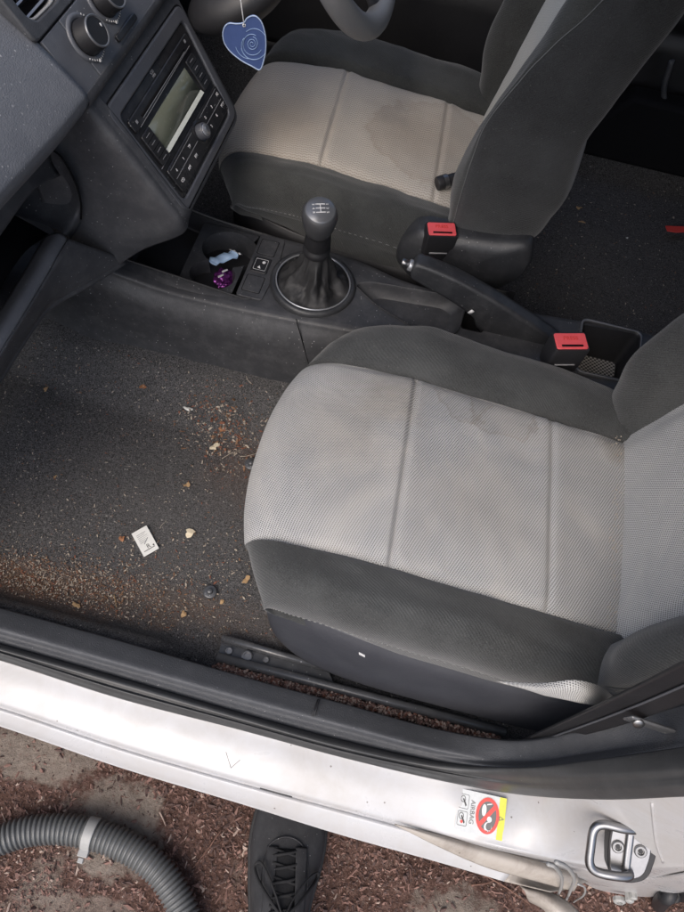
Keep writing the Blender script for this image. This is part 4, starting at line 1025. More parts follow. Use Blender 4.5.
# right flank and underside of stack
patch('stack_far_side', [[stk(280, -24, -1), stk(264, 80, -1), stk(250, 150, -1), stk(235, 170, -4)], [stk(286, -24, -60), stk(268, 80, -80), stk(252, 160, -90), stk(236, 200, -60)], [stk(286, -24, -200), stk(290, 90, -200), stk(280, 200, -200), stk(250, 260, -160)]], 6, 6, m_dash, dash, .003)
patch('stack_underside', [[stk(24, 171, -4), stk(120, 171, -4), stk(235, 170, -4)], [Vector((-.74, .30, .64)), Vector((-.74, .36, .64)), Vector((-.735, .46, .65))], [Vector((-.80, .26, .595)), Vector((-.82, .36, .60)), Vector((-.80, .46, .60))], [Vector((-.92, .24, .55)), Vector((-.94, .36, .55)), Vector((-.92, .46, .55))]], 6, 6, m_cons, dash, .003)
# radio bezel (wide frame) and inner fascia
bo = rounded_poly(mm([(1, -2), (272, -1), (241, 163), (0, 165)]), .017, 7); bi = rounded_poly(mm([(15, 17), (256, 17), (226, 152), (14, 153)]), .012, 7)
bez = obj('radio_bezel', frame_bm(bo, bi, -.004, .0055, FM), m_bezel, dash, bev=.0025, seg=3)
obj('bezel_gap', frame_bm(rounded_poly(mm([(-1.2, -4.2), (274.5, -3.2), (243, 165.2), (-2.2, 167.2)]), .018, 7), rounded_poly(mm([(2, 0), (271, 0), (240, 162), (1, 164)]), .016, 7), .0, .0026, FM), m_void, dash)
b2o = rounded_poly(mm([(15.5, 17.5), (255.5, 17.5), (225.5, 151.5), (14.5, 152.5)]), .011, 7)
radio = obj('radio', plate_bm(b2o, -.012, .002, FM), m_radio, dash, bev=.001)
def pl(name, P, z0, z1, mat, parent=radio, r=.002, bev=.0006):
    return obj(name, plate_bm(rounded_poly(mm(P), r, 4) if r else mm(P), z0/1000, z1/1000, FM), mat, parent, bev=bev)
def line(bm, a, b, w=.6, z=4.):
    a = Vector(a); b = Vector(b); d = (b-a).normalized(); n_ = Vector((-d.y, d.x))*w/2
    plate_bm(mm([a+n_, b+n_, b-n_, a-n_]), z/1000-.0006, z/1000, FM, bm)
pl('disc_panel', [(22, 30), (243, 29), (240, 47), (22, 48)], 2, 5, m_radio, r=.004, bev=.0015)
pl('disc_slot', [(50, 38.4), (216, 38.4), (216, 42.2), (50, 42.2)], 5.05, 5.3, m_void, r=.001, bev=0)
m_scr = NT('radio_screen'); _c = m_scr.coord(); m_scr.set('Base Color', m_scr.mix(m_scr.ramp(m_scr.noise(_c, 160, 5, .8), [(.60, 0), (.70, .5)]), (.12, .13, .10), (.30, .31, .27))); m_scr.set('Roughness', .16); m_scr.set('Specular IOR Level', .6); m_scr = m_scr.m
pl('screen', [(52, 56), (196, 56), (197, 93), (52, 93)], 1.5, 2.6, m_scr, r=.0008, bev=0)
m_lens = plain('screen_ledge', (.50, .52, .47), .25, 0, 0)
obj('screen_ledge', prism_bm([fmm(52, 93, 2.7), fmm(52, 98.5, 5.6), fmm(52, 99, 2.0)], fmm(198, 93, 0)-fmm(52, 93, 0)), m_lens, radio, smooth=False)
lb = pl('button_block', [(24, 55), (50, 55), (50, 101), (24, 101)], 2, 5.5, m_radio, r=.003, bev=.001)
rb_ = pl('button_block', [(203, 52), (229, 52), (229, 99), (203, 99)], 2, 5.5, m_radio, r=.003, bev=.001)
for x0, y0, blk in ((25, 55, lb), (204, 52, rb_)):
    bm = bmesh.new()
    for k in range(1, 4): line(bm, (x0, y0+k*11.6), (x0+24, y0+k*11.6), .7, 5.7)
    obj('button_gap', bm, m_void, blk, smooth=False)
bm = bmesh.new()
for x0, y0 in ((25, 55), (204, 52)):
    for k in range(4): line(bm, (x0+6, y0+5.5+k*11.6), (x0+18, y0+5.5+k*11.6), .7, 5.8)
line(bm, (36, 47), (232, 44), .5, 5.4); line(bm, (52, 101.5), (20, 102), .8, 3)
line(bm, (52, 43.2), (214, 42.6), .7, 5.4)
for (x, y) in ((36, 39), (229, 35)): plate_bm(mm([(x-2, y-2), (x+2, y-2), (x+2, y+2), (x-2, y+2)]), .0050, .0054, FM, bm)
text_bm('CD', .006, FM @ T(.127, -.0215, .0024), bm)
text_bm('MP3', .0048, FM @ T(.127, -.0265, .0024), bm)
obj('radio_mark', bm, m_grey, radio, smooth=False)
pl('key_block', [(24, 109), (234, 108), (230, 146), (24, 147)], 2, 5, m_radio, r=.004, bev=.0012)
bm = bmesh.new(); line(bm, (30, 127), (118, 127), .7, 5.3); line(bm, (152, 127), (226, 127), .7, 5.3); line(bm, (30, 113), (118, 112.5), .5, 5.3); line(bm, (152, 112), (228, 111), .5, 5.3)
obj('key_gap', bm, m_grey, radio, smooth=False)
bm = bmesh.new()
for x, y, s_ in ((224, 118, 'AS'), (221, 134, 'PTY'), (194, 120, '3'), (193, 134, '6'), (166, 120, '2'), (167, 135, '5'), (95, 120, 'TP'), (95, 136, 'FM'), (68, 121, '1'), (67, 136, 'AM'), (41, 121, '4'), (39, 136, 'CD')):
    text_bm(s_, .0062, FM @ T(x/1000, -y/1000, .0052), bm)
obj('key_text', bm, m_white, radio, smooth=False)
kk = FM @ T(.135, -.124, 0)
obj('knob_surround', lathe_bm([(.0165, .002), (.0165, .0056), (.014, .0062), (.012, .005)], 40, kk), m_radio, radio, ang=40)
kb = obj('volume_knob', lathe_bm([(.0115, .004), (.0115, .015), (.0105, .0165), (.0003, .0165)], 40, kk), m_bezel, radio, ang=40)
obj('knob_face', lathe_bm([(.009, .0162), (.009, .0168), (.0003, .0170)], 40, kk), m_silver, kb)
# climate panel above the radio
CM = FM @ T(0, 0, .012)
def plc(name, P, z0, z1, mat, parent=dash, r=.004, bev=.002):
    return obj(name, plate_bm(rounded_poly(mm(P), r, 4) if r else mm(P), z0/1000, z1/1000, CM), mat, parent, bev=bev)
clim = plc('climate_panel', [(26, -101), (300, -101), (300, -30), (26, -30)], -6, 1.5, m_stack, r=.0015, bev=.0015)
plc('climate_side_tile', [(-20, -101), (25, -101), (25, -30), (-20, -30)], -6, 1.0, m_stack, r=.001, bev=.0008)
# rolled lower lip of the climate panel (dark shadow line comes from its overhang)
patch('climate_lip', [[fmm(-20, -32, 12), fmm(100, -32, 12.5), fmm(300, -32, 12.5)], [fmm(-20, -25, 11), fmm(100, -25, 11.5), fmm(300, -25, 11.5)], [fmm(-20, -20, 6), fmm(100, -20, 6), fmm(300, -20, 6)], [fmm(-20, -19, -4), fmm(100, -19, -4), fmm(300, -19, -4)]], 4, 6, m_dash, dash, .002)
def climate_knob(u, v, r=23):
    mt = CM @ T(u/1000, -v/1000, .0015)
    q = r/1000
    k = obj('climate_knob', lathe_bm([(q*.86, 0), (q*.86, .004), (q*.82, .006), (q*.80, .020), (q*.76, .0225), (q*.70, .0225)], 56, mt), m_black, dash, ang=40)
    obj('knob_collar', lathe_bm([(q*1.18, 0), (q*1.15, .0022), (q*1.02, .003), (q*.9, .0015)], 56, mt, caps=False), m_stack, k)
    obj('knob_rim', lathe_bm([(q*.775, .0205), (q*.775, .0235), (q*.71, .0240), (q*.66, .0225)], 56, mt, caps=False), m_cap, k)
    obj('knob_face', lathe_bm([(q*.68, .0215), (q*.5, .0222), (.0004, .0224)], 48, mt), m_face, k)
    bm = plate_bm(ell(.0016, .0022, 12, q*.5, q*.05), .0221, .0229, mt); obj('knob_pointer', bm, m_white, k)
    bm = bmesh.new()
    for a in range(-140, 50, 9): 
        aa = math.radians(a); c_, s_ = math.cos(aa), math.sin(aa); plate_bm([(q*1.05*c_-.0003*s_, q*1.05*s_+.0003*c_), (q*1.13*c_-.0003*s_, q*1.13*s_+.0003*c_), (q*1.13*c_+.0003*s_, q*1.13*s_-.0003*c_), (q*1.05*c_+.0003*s_, q*1.05*s_-.0003*c_)], .0026, .0032, mt, bm)
    obj('knob_ticks', bm, m_white, k, smooth=False)
    ba = plate_bm(ell(.0028, .0018, 12, -.006, -q*1.13), .0024, .0034, mt); obj('knob_lamp', ba, m_white, k)
climate_knob(45, -69, 24); climate_knob(116, -80, 24)
sl = plc('slider_switch', [(90, -45), (150, -45), (150, -36), (90, -36)], 1.6, 6.5, m_radio, clim, .003, .0015)
# vent
vf_o = rounded_poly(mm([(-30, -220), (130, -220), (78, -103), (-30, -103)]), .010, 5); vf_i = rounded_poly(mm([(-14, -205), (100, -205), (56, -114), (-14, -117)]), .018, 5)
vent = obj('air_vent', frame_bm(vf_o, vf_i, -.02, .0025, CM), m_dash, dash, bev=.003, seg=3)
obj('vent_inner_frame', frame_bm(vf_i, [(.028+(x-.028)*.90, .160+(y-.160)*.92) for x, y in vf_i], -.03, -.004, CM), m_clip, vent, bev=.002)
obj('vent_duct', plate_bm(vf_i, -.075, -.07, CM), m_void, vent)
for k in range(6):
    sl_b = box_bm(-.052, .052, -.0011, .0011, -.016, 0, CM @ T(.038, .124+k*.0145, -.009) @ RX(-.35))
    sl_o = obj('vent_slat', sl_b, m_black, vent, smooth=False)
    obj('slat_edge', box_bm(-.052, .052, -.0013, .0013, 0, .0012, CM @ T(.038, .124+k*.0145, -.009) @ RX(-.35)), m_silver, sl_o, smooth=False)
plc('stack_top', [(132, -220), (300, -220), (300, -103), (80, -103)], -6, 1.5, m_stack, r=.002)
# passenger pad : extruded section along y, rolled lower edge
sec = [(-1.30, 1.02), (-1.10, 1.035), (-.955, 1.018), (-.880, .958), (-.835, .918), (-.803, .884), (-.798, .872), (-.803, .858), (-.822, .835), (-.848, .812), (-.870, .796)]
net = []
for y, dx_, dz_ in ((.226, 0, 0), (.15, -.002, .002), (.02, -.010, .008), (-.12, -.022, .012), (-.26, -.045, .014), (-.34, -.065, .010)):
    net.append([Vector((x+dx_*(1 if i > 1 else .3), y, z+dz_)) for i, (x, z) in enumerate(sec)])
pad = patch('dash_pad', net, 8, 6, m_pad, dash, .006)
# upper dash deck behind the centre stack (toward the windscreen)
patch('dash_top', [[Vector((x, y, z)) for x, z in ((-1.42, .97), (-1.2, 1.03), (-1.05, 1.06), (-.955, 1.03))] for y in (.227, .4, .55)], 5, 5, m_pad, dash, .005)
tr = [at(-3, 119, 'y', .10), ]
bm = lathe_bm([(.012, 0), (.0125, .0015), (.0108, .0022), (.010, .0008), (.0004, .0008)], 36, T(*Vector((-.846, .098, .900))) @ RY(math.radians(50)) @ T(0, 0, -.001), caps=False); obj('pad_lock', bm, m_silver, dash)
# shelf band between pad and open shelf
K = lambda px, py, x: X(px, py, x)
bandT = [Vector((-.872, .226, .795)), Vector((-.874, .14, .803)), Vector((-.884, .0, .812)), Vector((-.90, -.15, .812)), Vector((-.93, -.34, .80))]
bandM = [Vector((-.868, .216, .770)), Vector((-.866, .13, .792)), Vector((-.874, .0, .790)), Vector((-.89, -.15, .79)), Vector((-.92, -.34, .78))]
bandB = [K(60, 176, -.862), K(34, 190, -.862), K(0, 236, -.868), K(-60, 318, -.885), K(-150, 440, -.91)]
bandR = [p+Vector((-.02, .0, .006)) for p in bandB]
patch('shelf_top_edge', [[p+Vector((-.03, 0, .0)) for p in bandT], bandT, bandM, bandB, bandR], 5, 8, m_dash, dash, .002)
# end wall round the shelf opening (near the centre stack)
jn = [Y(46, 147, .208), Y(62, 158, .206), Y(76, 185, .205), Y(80, 206, .205), Y(80, 224, .206), Y(70, 240, .206)]
e_in = [K(58, 174, -.864), K(62, 178, -.862), K(69, 194, -.858), K(71, 210, -.854), K(68, 226, -.850), K(64, 234, -.848)]
patch('shelf_end', [jn, [a.lerp(b, .5)+Vector((.003, 0, .001)) for a, b in zip(jn, e_in)], e_in, [p+Vector((-.03, .008, 0)) for p in e_in], [p+Vector((-.14, .015, 0)) for p in e_in]], 6, 6, m_dash, dash, 0)
obj('shelf_joint', tube_bm(catmull([Y(43, 145, .207), Y(61, 157, .205), Y(76, 184, .203), Y(81, 203, .203), Y(81, 219, .204)], 6), .0013, 8), m_void, dash)
# shelf interior
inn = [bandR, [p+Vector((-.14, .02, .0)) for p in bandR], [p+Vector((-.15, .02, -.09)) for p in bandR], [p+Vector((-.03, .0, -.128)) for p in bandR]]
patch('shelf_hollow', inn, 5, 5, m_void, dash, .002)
lipP = [K(64, 235, -.848), K(54, 251, -.848), K(43, 271, -.850), K(17, 314, -.856), K(0, 341, -.862), K(-40, 405, -.88), K(-110, 500, -.90)]
lip1 = [p+Vector((.004, 0, -.006)) for p in lipP]
lowr = [K(81, 219, -.838), K(74, 245, -.842), K(62, 268, -.848), K(34, 308, -.856), K(12, 342, -.866), K(-30, 408, -.885), K(-100, 508, -.91)]
bot = [K(124, 259, -.806), K(90, 280, -.830), K(51, 303, -.858), K(30, 328, -.872), K(0, 375, -.888), K(-50, 450, -.90), K(-110, 540, -.93)]
patch('shelf_lip', [[p+Vector((-.03, 0, -.01)) for p in lipP], [p+Vector((-.010, 0, .002)) for p in lipP], lipP, lip1], 4, 6, m_stack, dash, .002)
patch('lower_panel', [lip1, [a.lerp(b, .5)+Vector((.004, 0, 0)) for a, b in zip(lip1, bot)], bot, [p+Vector((-.02, 0, -.012)) for p in bot], [p+Vector((-.2, 0, -.012)) for p in bot]], 5, 6, m_dash, dash, .002)
obj('panel_joint', tube_bm(catmull([K(44, 279, -.850), K(48, 290, -.853), K(50, 300, -.856)], 4), .0008, 6), m_void, dash)
# driver side: instrument shroud underside and column cover
patch('driver_dash', [[Vector((x, y, z)) for x, z in ((-1.3, 1.0), (-.98, 1.05), (-.90, .98), (-.89, .86), (-.93, .74), (-1.0, .66), (-1.25, .60))] for y in (.555, .7, .9, 1.05, 1.2)], 5, 5, m_black, dash, .004)

# ------------------------------------------------------------------ steering wheel & column
whl = empty('steering_wheel', (-.62, .69, .95), 'dark grey steering wheel, lower rim above the driver seat', 'steering wheel')
wc = Vector((-.600, .700, .955)); tilt = math.radians(26)
wmx = T(*wc) @ RY(PI/2-tilt)
bm = tube_bm([wmx @ Vector((.178*math.cos(a), .178*math.sin(a), 0)) for a in [2*PI*k/96 for k in range(96)]], .0195, 20, closed=True)
obj('wheel_rim', bm, m_wheel, whl)
obj('wheel_hub', lathe_bm([(.03, -.03), (.07, -.02), (.075, 0), (.06, .016), (.0005, .022)], 40, wmx), m_bezel, whl)
for a in (90, -90, 0):
    aa = math.radians(a); obj('wheel_spoke', tube_bm([wmx @ Vector((r*math.cos(aa), r*math.sin(aa), -.004)) for r in (.06, .11, .172)], .016, 12, flat=.6), m_bezel, whl)
obj('steering_column', tube_bm(catmull([wmx @ Vector((0, 0, -.03)), wmx @ Vector((0, 0, -.10)), wmx @ Vector((.0, 0, -.24))], 5), lambda i: .050+.0035*i, 24), m_bezel, whl)

bm = bmesh.new(); bmesh.ops.create_uvsphere(bm, u_segments=40, v_segments=24, radius=1, matrix=T(*Y(238, -4, .56)) @ RZ(.3) @ RY(-.5) @ Matrix.Diagonal((.085, .06, .036, 1)))
obj('column_shroud', bm, m_black, dash)
# ------------------------------------------------------------------ air freshener
hy = .415
cb = [Y(x, y, hy) for x, y in ((243.5, 22), (247, 17.5), (252, 15), (257, 16), (262, 22), (265.5, 34), (266, 48), (264, 60), (260, 69.5), (252, 66), (241, 60), (230, 51), (224, 42), (222.5, 33), (224.5, 26), (229, 22.5), (236, 23))]
af = empty('air_freshener', cb[0], 'dark blue heart air freshener with white swirls hanging by the dashboard', 'air freshener')
out = catmull(cb, 5, True)
cent = sum(cb, Vector())/len(cb)
nrm = (Vector(CAM)-cent); nrm.z *= .4; nrm = nrm.normalized(); nrm = Vector((.35, -.93, .12)).normalized()
m_heart = plain('freshener_blue', (.045, .075, .19), .35, 0, 0, .5, 60)
hb_ = obj('freshener_heart', prism_bm([p-nrm*.0015 for p in out], nrm*.003), m_heart, af, bev=.0006)
obj('heart_edge', tube_bm([cent+(p-cent)*.985+nrm*.0018 for p in out], .0009, 6, closed=True), plain('pale_blue', (.30, .38, .52), .4), hb_)
bm = bmesh.new()
e1 = (Y(262, 44, hy)-Y(232, 44, hy)).normalized(); e2 = (Y(250, 20, hy)-Y(250, 60, hy)).normalized(); sc0 = Y(252, 43, hy)+nrm*.0021
for r0_, r1_, a0, a1 in ((.0012, .0085, 0, 800), (.011, .0150, 60, 330), (.0135, .021, 150, 300), (.021, .0165, 20, 120), (.024, .019, 190, 260), (.0165, .0225, 200, 330)):
    P = []
    for k in range(60):
        t = k/59; a = math.radians(a0+(a1-a0)*t); r = r0_+(r1_-r0_)*t; P.append(sc0+e1*r*math.cos(a)+e2*r*math.sin(a)*1.1)
    tube_bm(P, .00045, 5, bm)
obj('heart_swirl', bm, plain('swirl_blue', (.22, .32, .50), .4), hb_)
obj('heart_hole', lathe_bm([(.0012, 0), (.0022, 0), (.0022, .001), (.0012, .001)], 16, T(*(Y(244, 24.5, hy)+nrm*.0018)) @ nrm.to_track_quat('Z', 'Y').to_matrix().to_4x4(), caps=False), m_white, hb_)
obj('hanging_string', tube_bm([Y(244, 24, hy)+nrm*.003, Y(242, 10, hy), Y(243, -40, hy)+Vector((-.01, 0, .0)), Vector((-.72, .42, 1.25))], .0007, 6), m_white, af)

# ------------------------------------------------------------------ small loose things
# black cap / plug lying at the back of the driver seat
c1_ = Z(437, 184, .594); c2_ = Z(457, 178, .600)
cp = empty('metal_tipped_plug', c1_, 'black plug with metal collar lying on the driver seat by its backrest', 'plug')
dq = (c2_-c1_).to_track_quat('Z', 'Y').to_matrix().to_4x4()
obj('plug_body', lathe_bm([(.0115, 0), (.0125, .003), (.0125, .012)], 24, T(*c1_) @ dq), m_black, cp, ang=40)
obj('plug_collar', lathe_bm([(.0128, .012), (.0128, .020)], 24, T(*c1_) @ dq), m_steel, cp, ang=40)
obj('plug_stem', lathe_bm([(.0105, .020), (.0105, .045)], 24, T(*c1_) @ dq), m_black, cp, ang=40)

# seat belt across the near pillar foot
belt = [[Y(524, 741, -.285), Y(600, 706, -.285), Y(684, 664, -.285), Y(760, 622, -.285)], [Y(530, 743, -.284), Y(605, 716, -.284), Y(684, 683, -.284), Y(760, 645, -.284)], [Y(545, 744, -.290), Y(612, 728, -.290), Y(684, 704, -.290), Y(760, 672, -.290)]]
bt = empty('seat_belt', Y(600, 720, -.285), 'black seat belt webbing running up beside the near seat back', 'seat belt')
patch('belt_webbing', belt, 8, 8, m_black, bt, .0035)
obj('belt_edge', tube_bm(catmull([p+Vector((0, -.002, .001)) for p in belt[1]], 6), .0013, 6), m_bezel, bt)
# lower metal anchor
am = T(*Y(640, 717, -.30))
ab = lathe_bm([(.0055, 0), (.0055, .003), (.004, .004), (.0005, .004)], 20, T(*Y(638, 722, -.298)) @ RX(math.radians(60))); obj('anchor_bolt', ab, m_steel, bt, ang=40)
obj('anchor_plate', box_bm(-.02, .03, -.003, .001, -.008, .008, T(*Y(645, 722, -.295)) @ RY(.2)), m_rail, bt, bev=.002)

# paper card
def ground_quad(name, pts, zf, h, mat, parent=None): return obj(name, prism_bm([Z(x, y, zf)-Vector((0, 0, 0)) for x, y in pts], (0, 0, h)), mat, parent, smooth=False)
zc = floor_z(-.69, -.09)+.004
cd = empty('paper_card', Z(145, 541, zc), 'small white printed card lying flat on the carpet', 'card')
ground_quad('card_sheet', ((131.5, 534), (146.5, 525.5), (159, 548.5), (144, 557)), zc, .0008, m_card, cd)
e1 = (Z(146.5, 525.5, zc)-Z(131.5, 534, zc)).normalized(); e2 = (Z(131.5, 534, zc)-Z(144, 557, zc)).normalized(); ez = e1.cross(e2); cc = Z(145.2, 541.2, zc)+Vector((0, 0, .0011))
cm_ = Matrix(((e1.x, e2.x, ez.x, cc.x), (e1.y, e2.y, ez.y, cc.y), (e1.z, e2.z, ez.z, cc.z), (0, 0, 0, 1)))
bm = text_bm('R', .011, cm_ @ T(.001, -.011, 0), depth=.0001)
plate_bm([(-.0095, -.0172), (.010, -.0172), (.010, -.0160), (-.0095, -.0160)], 0, .0002, cm_, bm)
plate_bm([(.008, -.0150), (.0105, -.0150), (.0105, -.012), (.008, -.012)], 0, .0002, cm_, bm)
obj('card_print', bm, m_ink, cd, smooth=False)
bm = bmesh.new()
for k in range(6):
    y = .015-k*.0032; x1 = rnd.uniform(.002, .009); plate_bm([(-.009, y), (x1, y+.0003*k), (x1, y+.0010), (-.009, y+.0008)], 0, .0002, cm_, bm)
plate_bm([(-.004, -.004), (.006, .004), (.007, .003), (-.003, -.005)], 0, .0002, cm_, bm)
obj('card_lines', bm, m_grey, cd, smooth=False)

def leaf(px, py, r, mat, label, cat='leaf', elong=1.4, n=12, ang=0., z=None, grp='dry leaf bits on the carpet', ff=floor_z, zz=.305):
    p = Z(px, py, zz); 
    for _ in range(3): p = Z(px, py, ff(p.x, p.y)+.004)
    bm = bmesh.new(); V = []
    rot = RZ(ang)
    for k in range(n):
        a = 2*PI*k/n; q = r*.88*(1+.15*math.sin(3*a+px)+.2*math.sin(2*a+py)+.55*(rnd.random()-.5)); V.append(rot @ Vector((q*math.cos(a)*elong*.85, q*math.sin(a)*.85, .16*r*math.cos(2*a+px)+.001)))
    c_ = Vector((.2*r, -.1*r, .10*r+.001)); A = [bm.verts.new(p+v) for v in V]; cv = bm.verts.new(p+c_)
    for i in range(n): bm.faces.new((A[i], A[(i+1) % n], cv))
    o = obj('leaf_scrap', bm, mat, None, smooth=False); s = o.modifiers.new('t', 'SOLIDIFY'); s.thickness = .0007
    return tag(o, label, cat, grp)
leaf(190, 533, .0080, m_leaf1, 'cream torn leaf scrap right of the white card', ang=.5)
leaf(188, 409, .0055, m_card, 'white bit of fluff high on the carpet near the console', elong=1.8, ang=-.1)
leaf(214, 447, .0075, m_leaf1, 'pale cream leaf scrap in the middle of the litter by the seat', ang=.9)
leaf(122, 539, .0055, m_leaf2, 'small orange brown leaf bit just left of the white card', elong=1.5, ang=1.5)
leaf(187, 485, .0060, m_leaf3, 'small tan leaf bit below the litter patch', elong=1., ang=.4)
leaf(184, 614, .0062, m_leaf3, 'yellowish tan leaf bit close to the sill below the carpet stud', elong=1.1, ang=.4)
leaf(246, 580, .0070, m_leaf3, 'tan leaf bit beside the front corner of the near seat base', elong=1.4, ang=1.4)
leaf(222, 602, .0045, m_leaf3, 'small tan leaf bit right of the carpet stud', elong=1.3, ang=.4)
leaf(143, 387, .0052, m_leaf2, 'reddish orange leaf bit on the dark upper carpet', elong=1.5, ang=.6)
leaf(222, 430, .0062, m_leaf2, 'orange brown leaf bit at the top of the litter patch', elong=1.3, ang=.3)
leaf(55, 477, .0035, m_leaf3, 'tiny tan crumb alone on the left carpet', elong=1.1, ang=.2)
leaf(76, 605, .0055, m_leaf3, 'brown leaf flake in the dusty strip along the sill', elong=1.6, ang=-.2)
leaf(46, 389, .0040, m_leaf3, 'thin tan flake on the upper left carpet', elong=1.8, ang=1.2)
leaf(605, 683, .0045, m_leaf3, 'crumb wedged where the near cushion meets the backrest', elong=1.1, ang=.3, ff=lambda x, y: .520, zz=.52, grp=None)
rf = lambda x, y: floor_z(x, y)
leaf(579, 208, .0068, m_leaf3, 'small tan leaf bit on the dark rear carpet behind the driver seat', ang=.3, grp='bits on the rear carpet')
leaf(582, 222, .0040, m_leaf3, 'thin pale sliver on the rear carpet below the tan leaf bit', elong=2.4, ang=.1, grp='bits on the rear carpet')
leaf(627, 238, .0030, m_card, 'tiny white speck on the rear carpet near the red strip', elong=1.3, ang=.1, grp='bits on the rear carpet')
a = Z(665, 230, .335); b = Z(695, 231, .335)
tag(obj('red_strip', prism_bm([Z(665, 226.5, .335), Z(678, 227, .336), Z(695, 227.5, .335), Z(695, 232, .335), Z(676, 233, .335), Z(667, 231.5, .335)], (0, 0, .003)), m_redstrip, bev=.0008), 'short bright red plastic strip on the rear carpet', 'plastic strip')

# thin straws on carpet
def straw(a, b, label, r=.0007, mat=m_cr1, sag=.3):
    p = Z(*a, .305); 
    return twig(a, b, .305, r, label, sag, 10, 'straw', mat, lambda x, y: floor_z(x, y)-.001, 'straws on the carpet')
straw((222, 458), (243, 449), 'pale curved straw crossing the right of the litter patch')
straw((240, 456), (262, 450), 'pale straw touching the near seat front edge', sag=-.3)
straw((114, 595), (117, 608), 'upright tan straw in the dusty strip near the sill', .0008, m_leaf3, .05)
straw((160, 528), (165, 522), 'tiny curved straw above the white card', .0006, m_cr1, .5)
straw((252, 405), (247, 398), 'short pale straw near the console foot', .0008)

# carpet studs
def stud(px, py, label, r=.0115):
    p = Z(px, py, .31); p = Z(px, py, floor_z(p.x, p.y)+.003)
    e = empty('carpet_stud', p, label, 'carpet fastener', 'round black carpet fasteners')
    obj('stud_base', lathe_bm([(r, 0), (r, .002), (r*.85, .0035), (r*.5, .003)], 32, T(*p)), m_rail, e)
    obj('stud_knob', lathe_bm([(r*.42, .002), (r*.42, .007), (r*.34, .0085), (.0004, .0085)], 24, T(*p)), m_rail, e)
stud(210, 592, 'round black carpet stud in the open, in front of the seat corner')
stud(251, 464, 'round black carpet stud half hidden at the near seat front edge', .012)

# crumbs
bm = bmesh.new()
def crumb(px, py, r, mi):
    p = Z(px, py, .305); p = Z(px, py, floor_z(p.x, p.y)+.002)
    if p.y < -.268 or p.y > .21: return
    flake(bm, p, r*.82, mi, .6, rnd.choice((1, 1, 1.2, 2.2, 3)), .8)
for i in range(4200):     # dusty strip along the sill
    px = abs(rnd.gauss(0, 95))+rnd.uniform(-40, 30); py = 560+px*.16+rnd.gauss(14, 15)
    crumb(px, py, rnd.choice((.0005, .0007, .0010, .0014)), rnd.choices((0, 1, 2), (5, 5, 2))[0])
for i in range(620):      # litter patch
    t = rnd.random(); px = 190+t*75+rnd.gauss(0, 12); py = 412+t*40+rnd.gauss(0, 22)
    crumb(px, py, rnd.choice((.0006, .0009, .0014, .0022)), rnd.choices((0, 1, 2), (5, 3, 3))[0])
for i in range(170):
    crumb(220+rnd.gauss(0, 14), 440+rnd.gauss(0, 26), rnd.choice((.0012, .002, .003)), rnd.choices((0, 1, 2), (4, 5, 5))[0])
for i in range(2400):     # scattered
    crumb(rnd.uniform(-20, 290), rnd.uniform(330, 640), rnd.choice((.0005, .0007, .0010, .0014)), rnd.choices((0, 1, 2), (6, 2, 1))[0])
for i in range(500): crumb(rnd.uniform(60, 270), 560+rnd.gauss(10, 28), rnd.choice((.0006, .0009, .0013, .0018)), rnd.choices((0, 1, 2), (5, 3, 1))[0])
tag(obj('crumbs', bm, [m_cr1, m_cr2, m_cr3], smooth=False), 'brown and pale crumbs strewn over the front carpet', 'crumbs', kind='stuff')
# lint in the seat joint and rear carpet
bm = bmesh.new()
for i in range(260):
    t = rnd.random(); px = 596+t*26+rnd.gauss(0, 4); py = 388+t*30+rnd.gauss(0, 7); p = Z(px, py, .50+.02*rnd.random())
    flake(bm, p, rnd.choice((.0008, .0012, .002)), rnd.choices((0, 1, 2), (4, 2, 0.3))[0], .5, 2, 1)
for i in range(130):
    t = rnd.random(); p = Vector((-.006+rnd.gauss(0, .004), -.16+.32*t, .572+rnd.random()*.003)); flake(bm, p, .0009, 0, .5, 1.5, 1)
for i in range(300):
    p = Z(rnd.uniform(490, 684), rnd.uniform(180, 330), .33); p.z = floor_z(p.x, p.y)+.001; flake(bm, p, rnd.choice((.0006, .0009, .0014)), rnd.choices((0, 1, 2), (4, 3, 0.3))[0], .5, 2, .4)
tag(obj('seat_lint', bm, [m_cr1, m_cr2, m_cr3], smooth=False), 'pale lint and crumbs in the seat joints and on the rear carpet', 'lint', kind='stuff')

# ------------------------------------------------------------------ vacuum hose
hz = GZ+.030
hp_ = [Z(x, y, hz) for x, y in ((-260, 1010), (-150, 930), (-70, 872), (-30, 851), (0, 840), (25, 832), (50, 829), (72, 830), (95, 835), (118, 843), (140, 855), (160, 872), (174, 892), (185, 915), (192, 945), (200, 1000), (220, 1080))]
pp = catmull(hp_, 24)
L_ = [0.]
for a, b in zip(pp, pp[1:]): L_.append(L_[-1]+(b-a).length)
tot = L_[-1]; pitch = .0078; ns = int(tot/pitch*8)
def along(s):
    import bisect
    i = min(max(bisect.bisect_left(L_, s), 1), len(pp)-1); t = (s-L_[i-1])/max(1e-9, L_[i]-L_[i-1]); return pp[i-1].lerp(pp[i], t)
path = [along(tot*i/ns) for i in range(ns+1)]
def hr(i):
    ph = (tot*i/ns/pitch) % 1; k = .0240+.0005*nz(i*.002, 0, 0, 3); return k if ph < .5 else (k-.0034 if .58 < ph < .92 else k-.0017)
hose = empty('vacuum_hose', Z(90, 835, GZ), 'ribbed grey vacuum cleaner hose curving over the dirt', 'vacuum hose')
obj('hose_tube', tube_bm(path, hr, 36), m_hose, hose)
ci = min(range(len(path)), key=lambda i: (path[i]-Z(91, 834, hz)).length)
cl = path[ci-8:ci+9]
cw = tube_bm(cl, .0256, 36); clip = obj('hose_clip', cw, m_clip, hose)
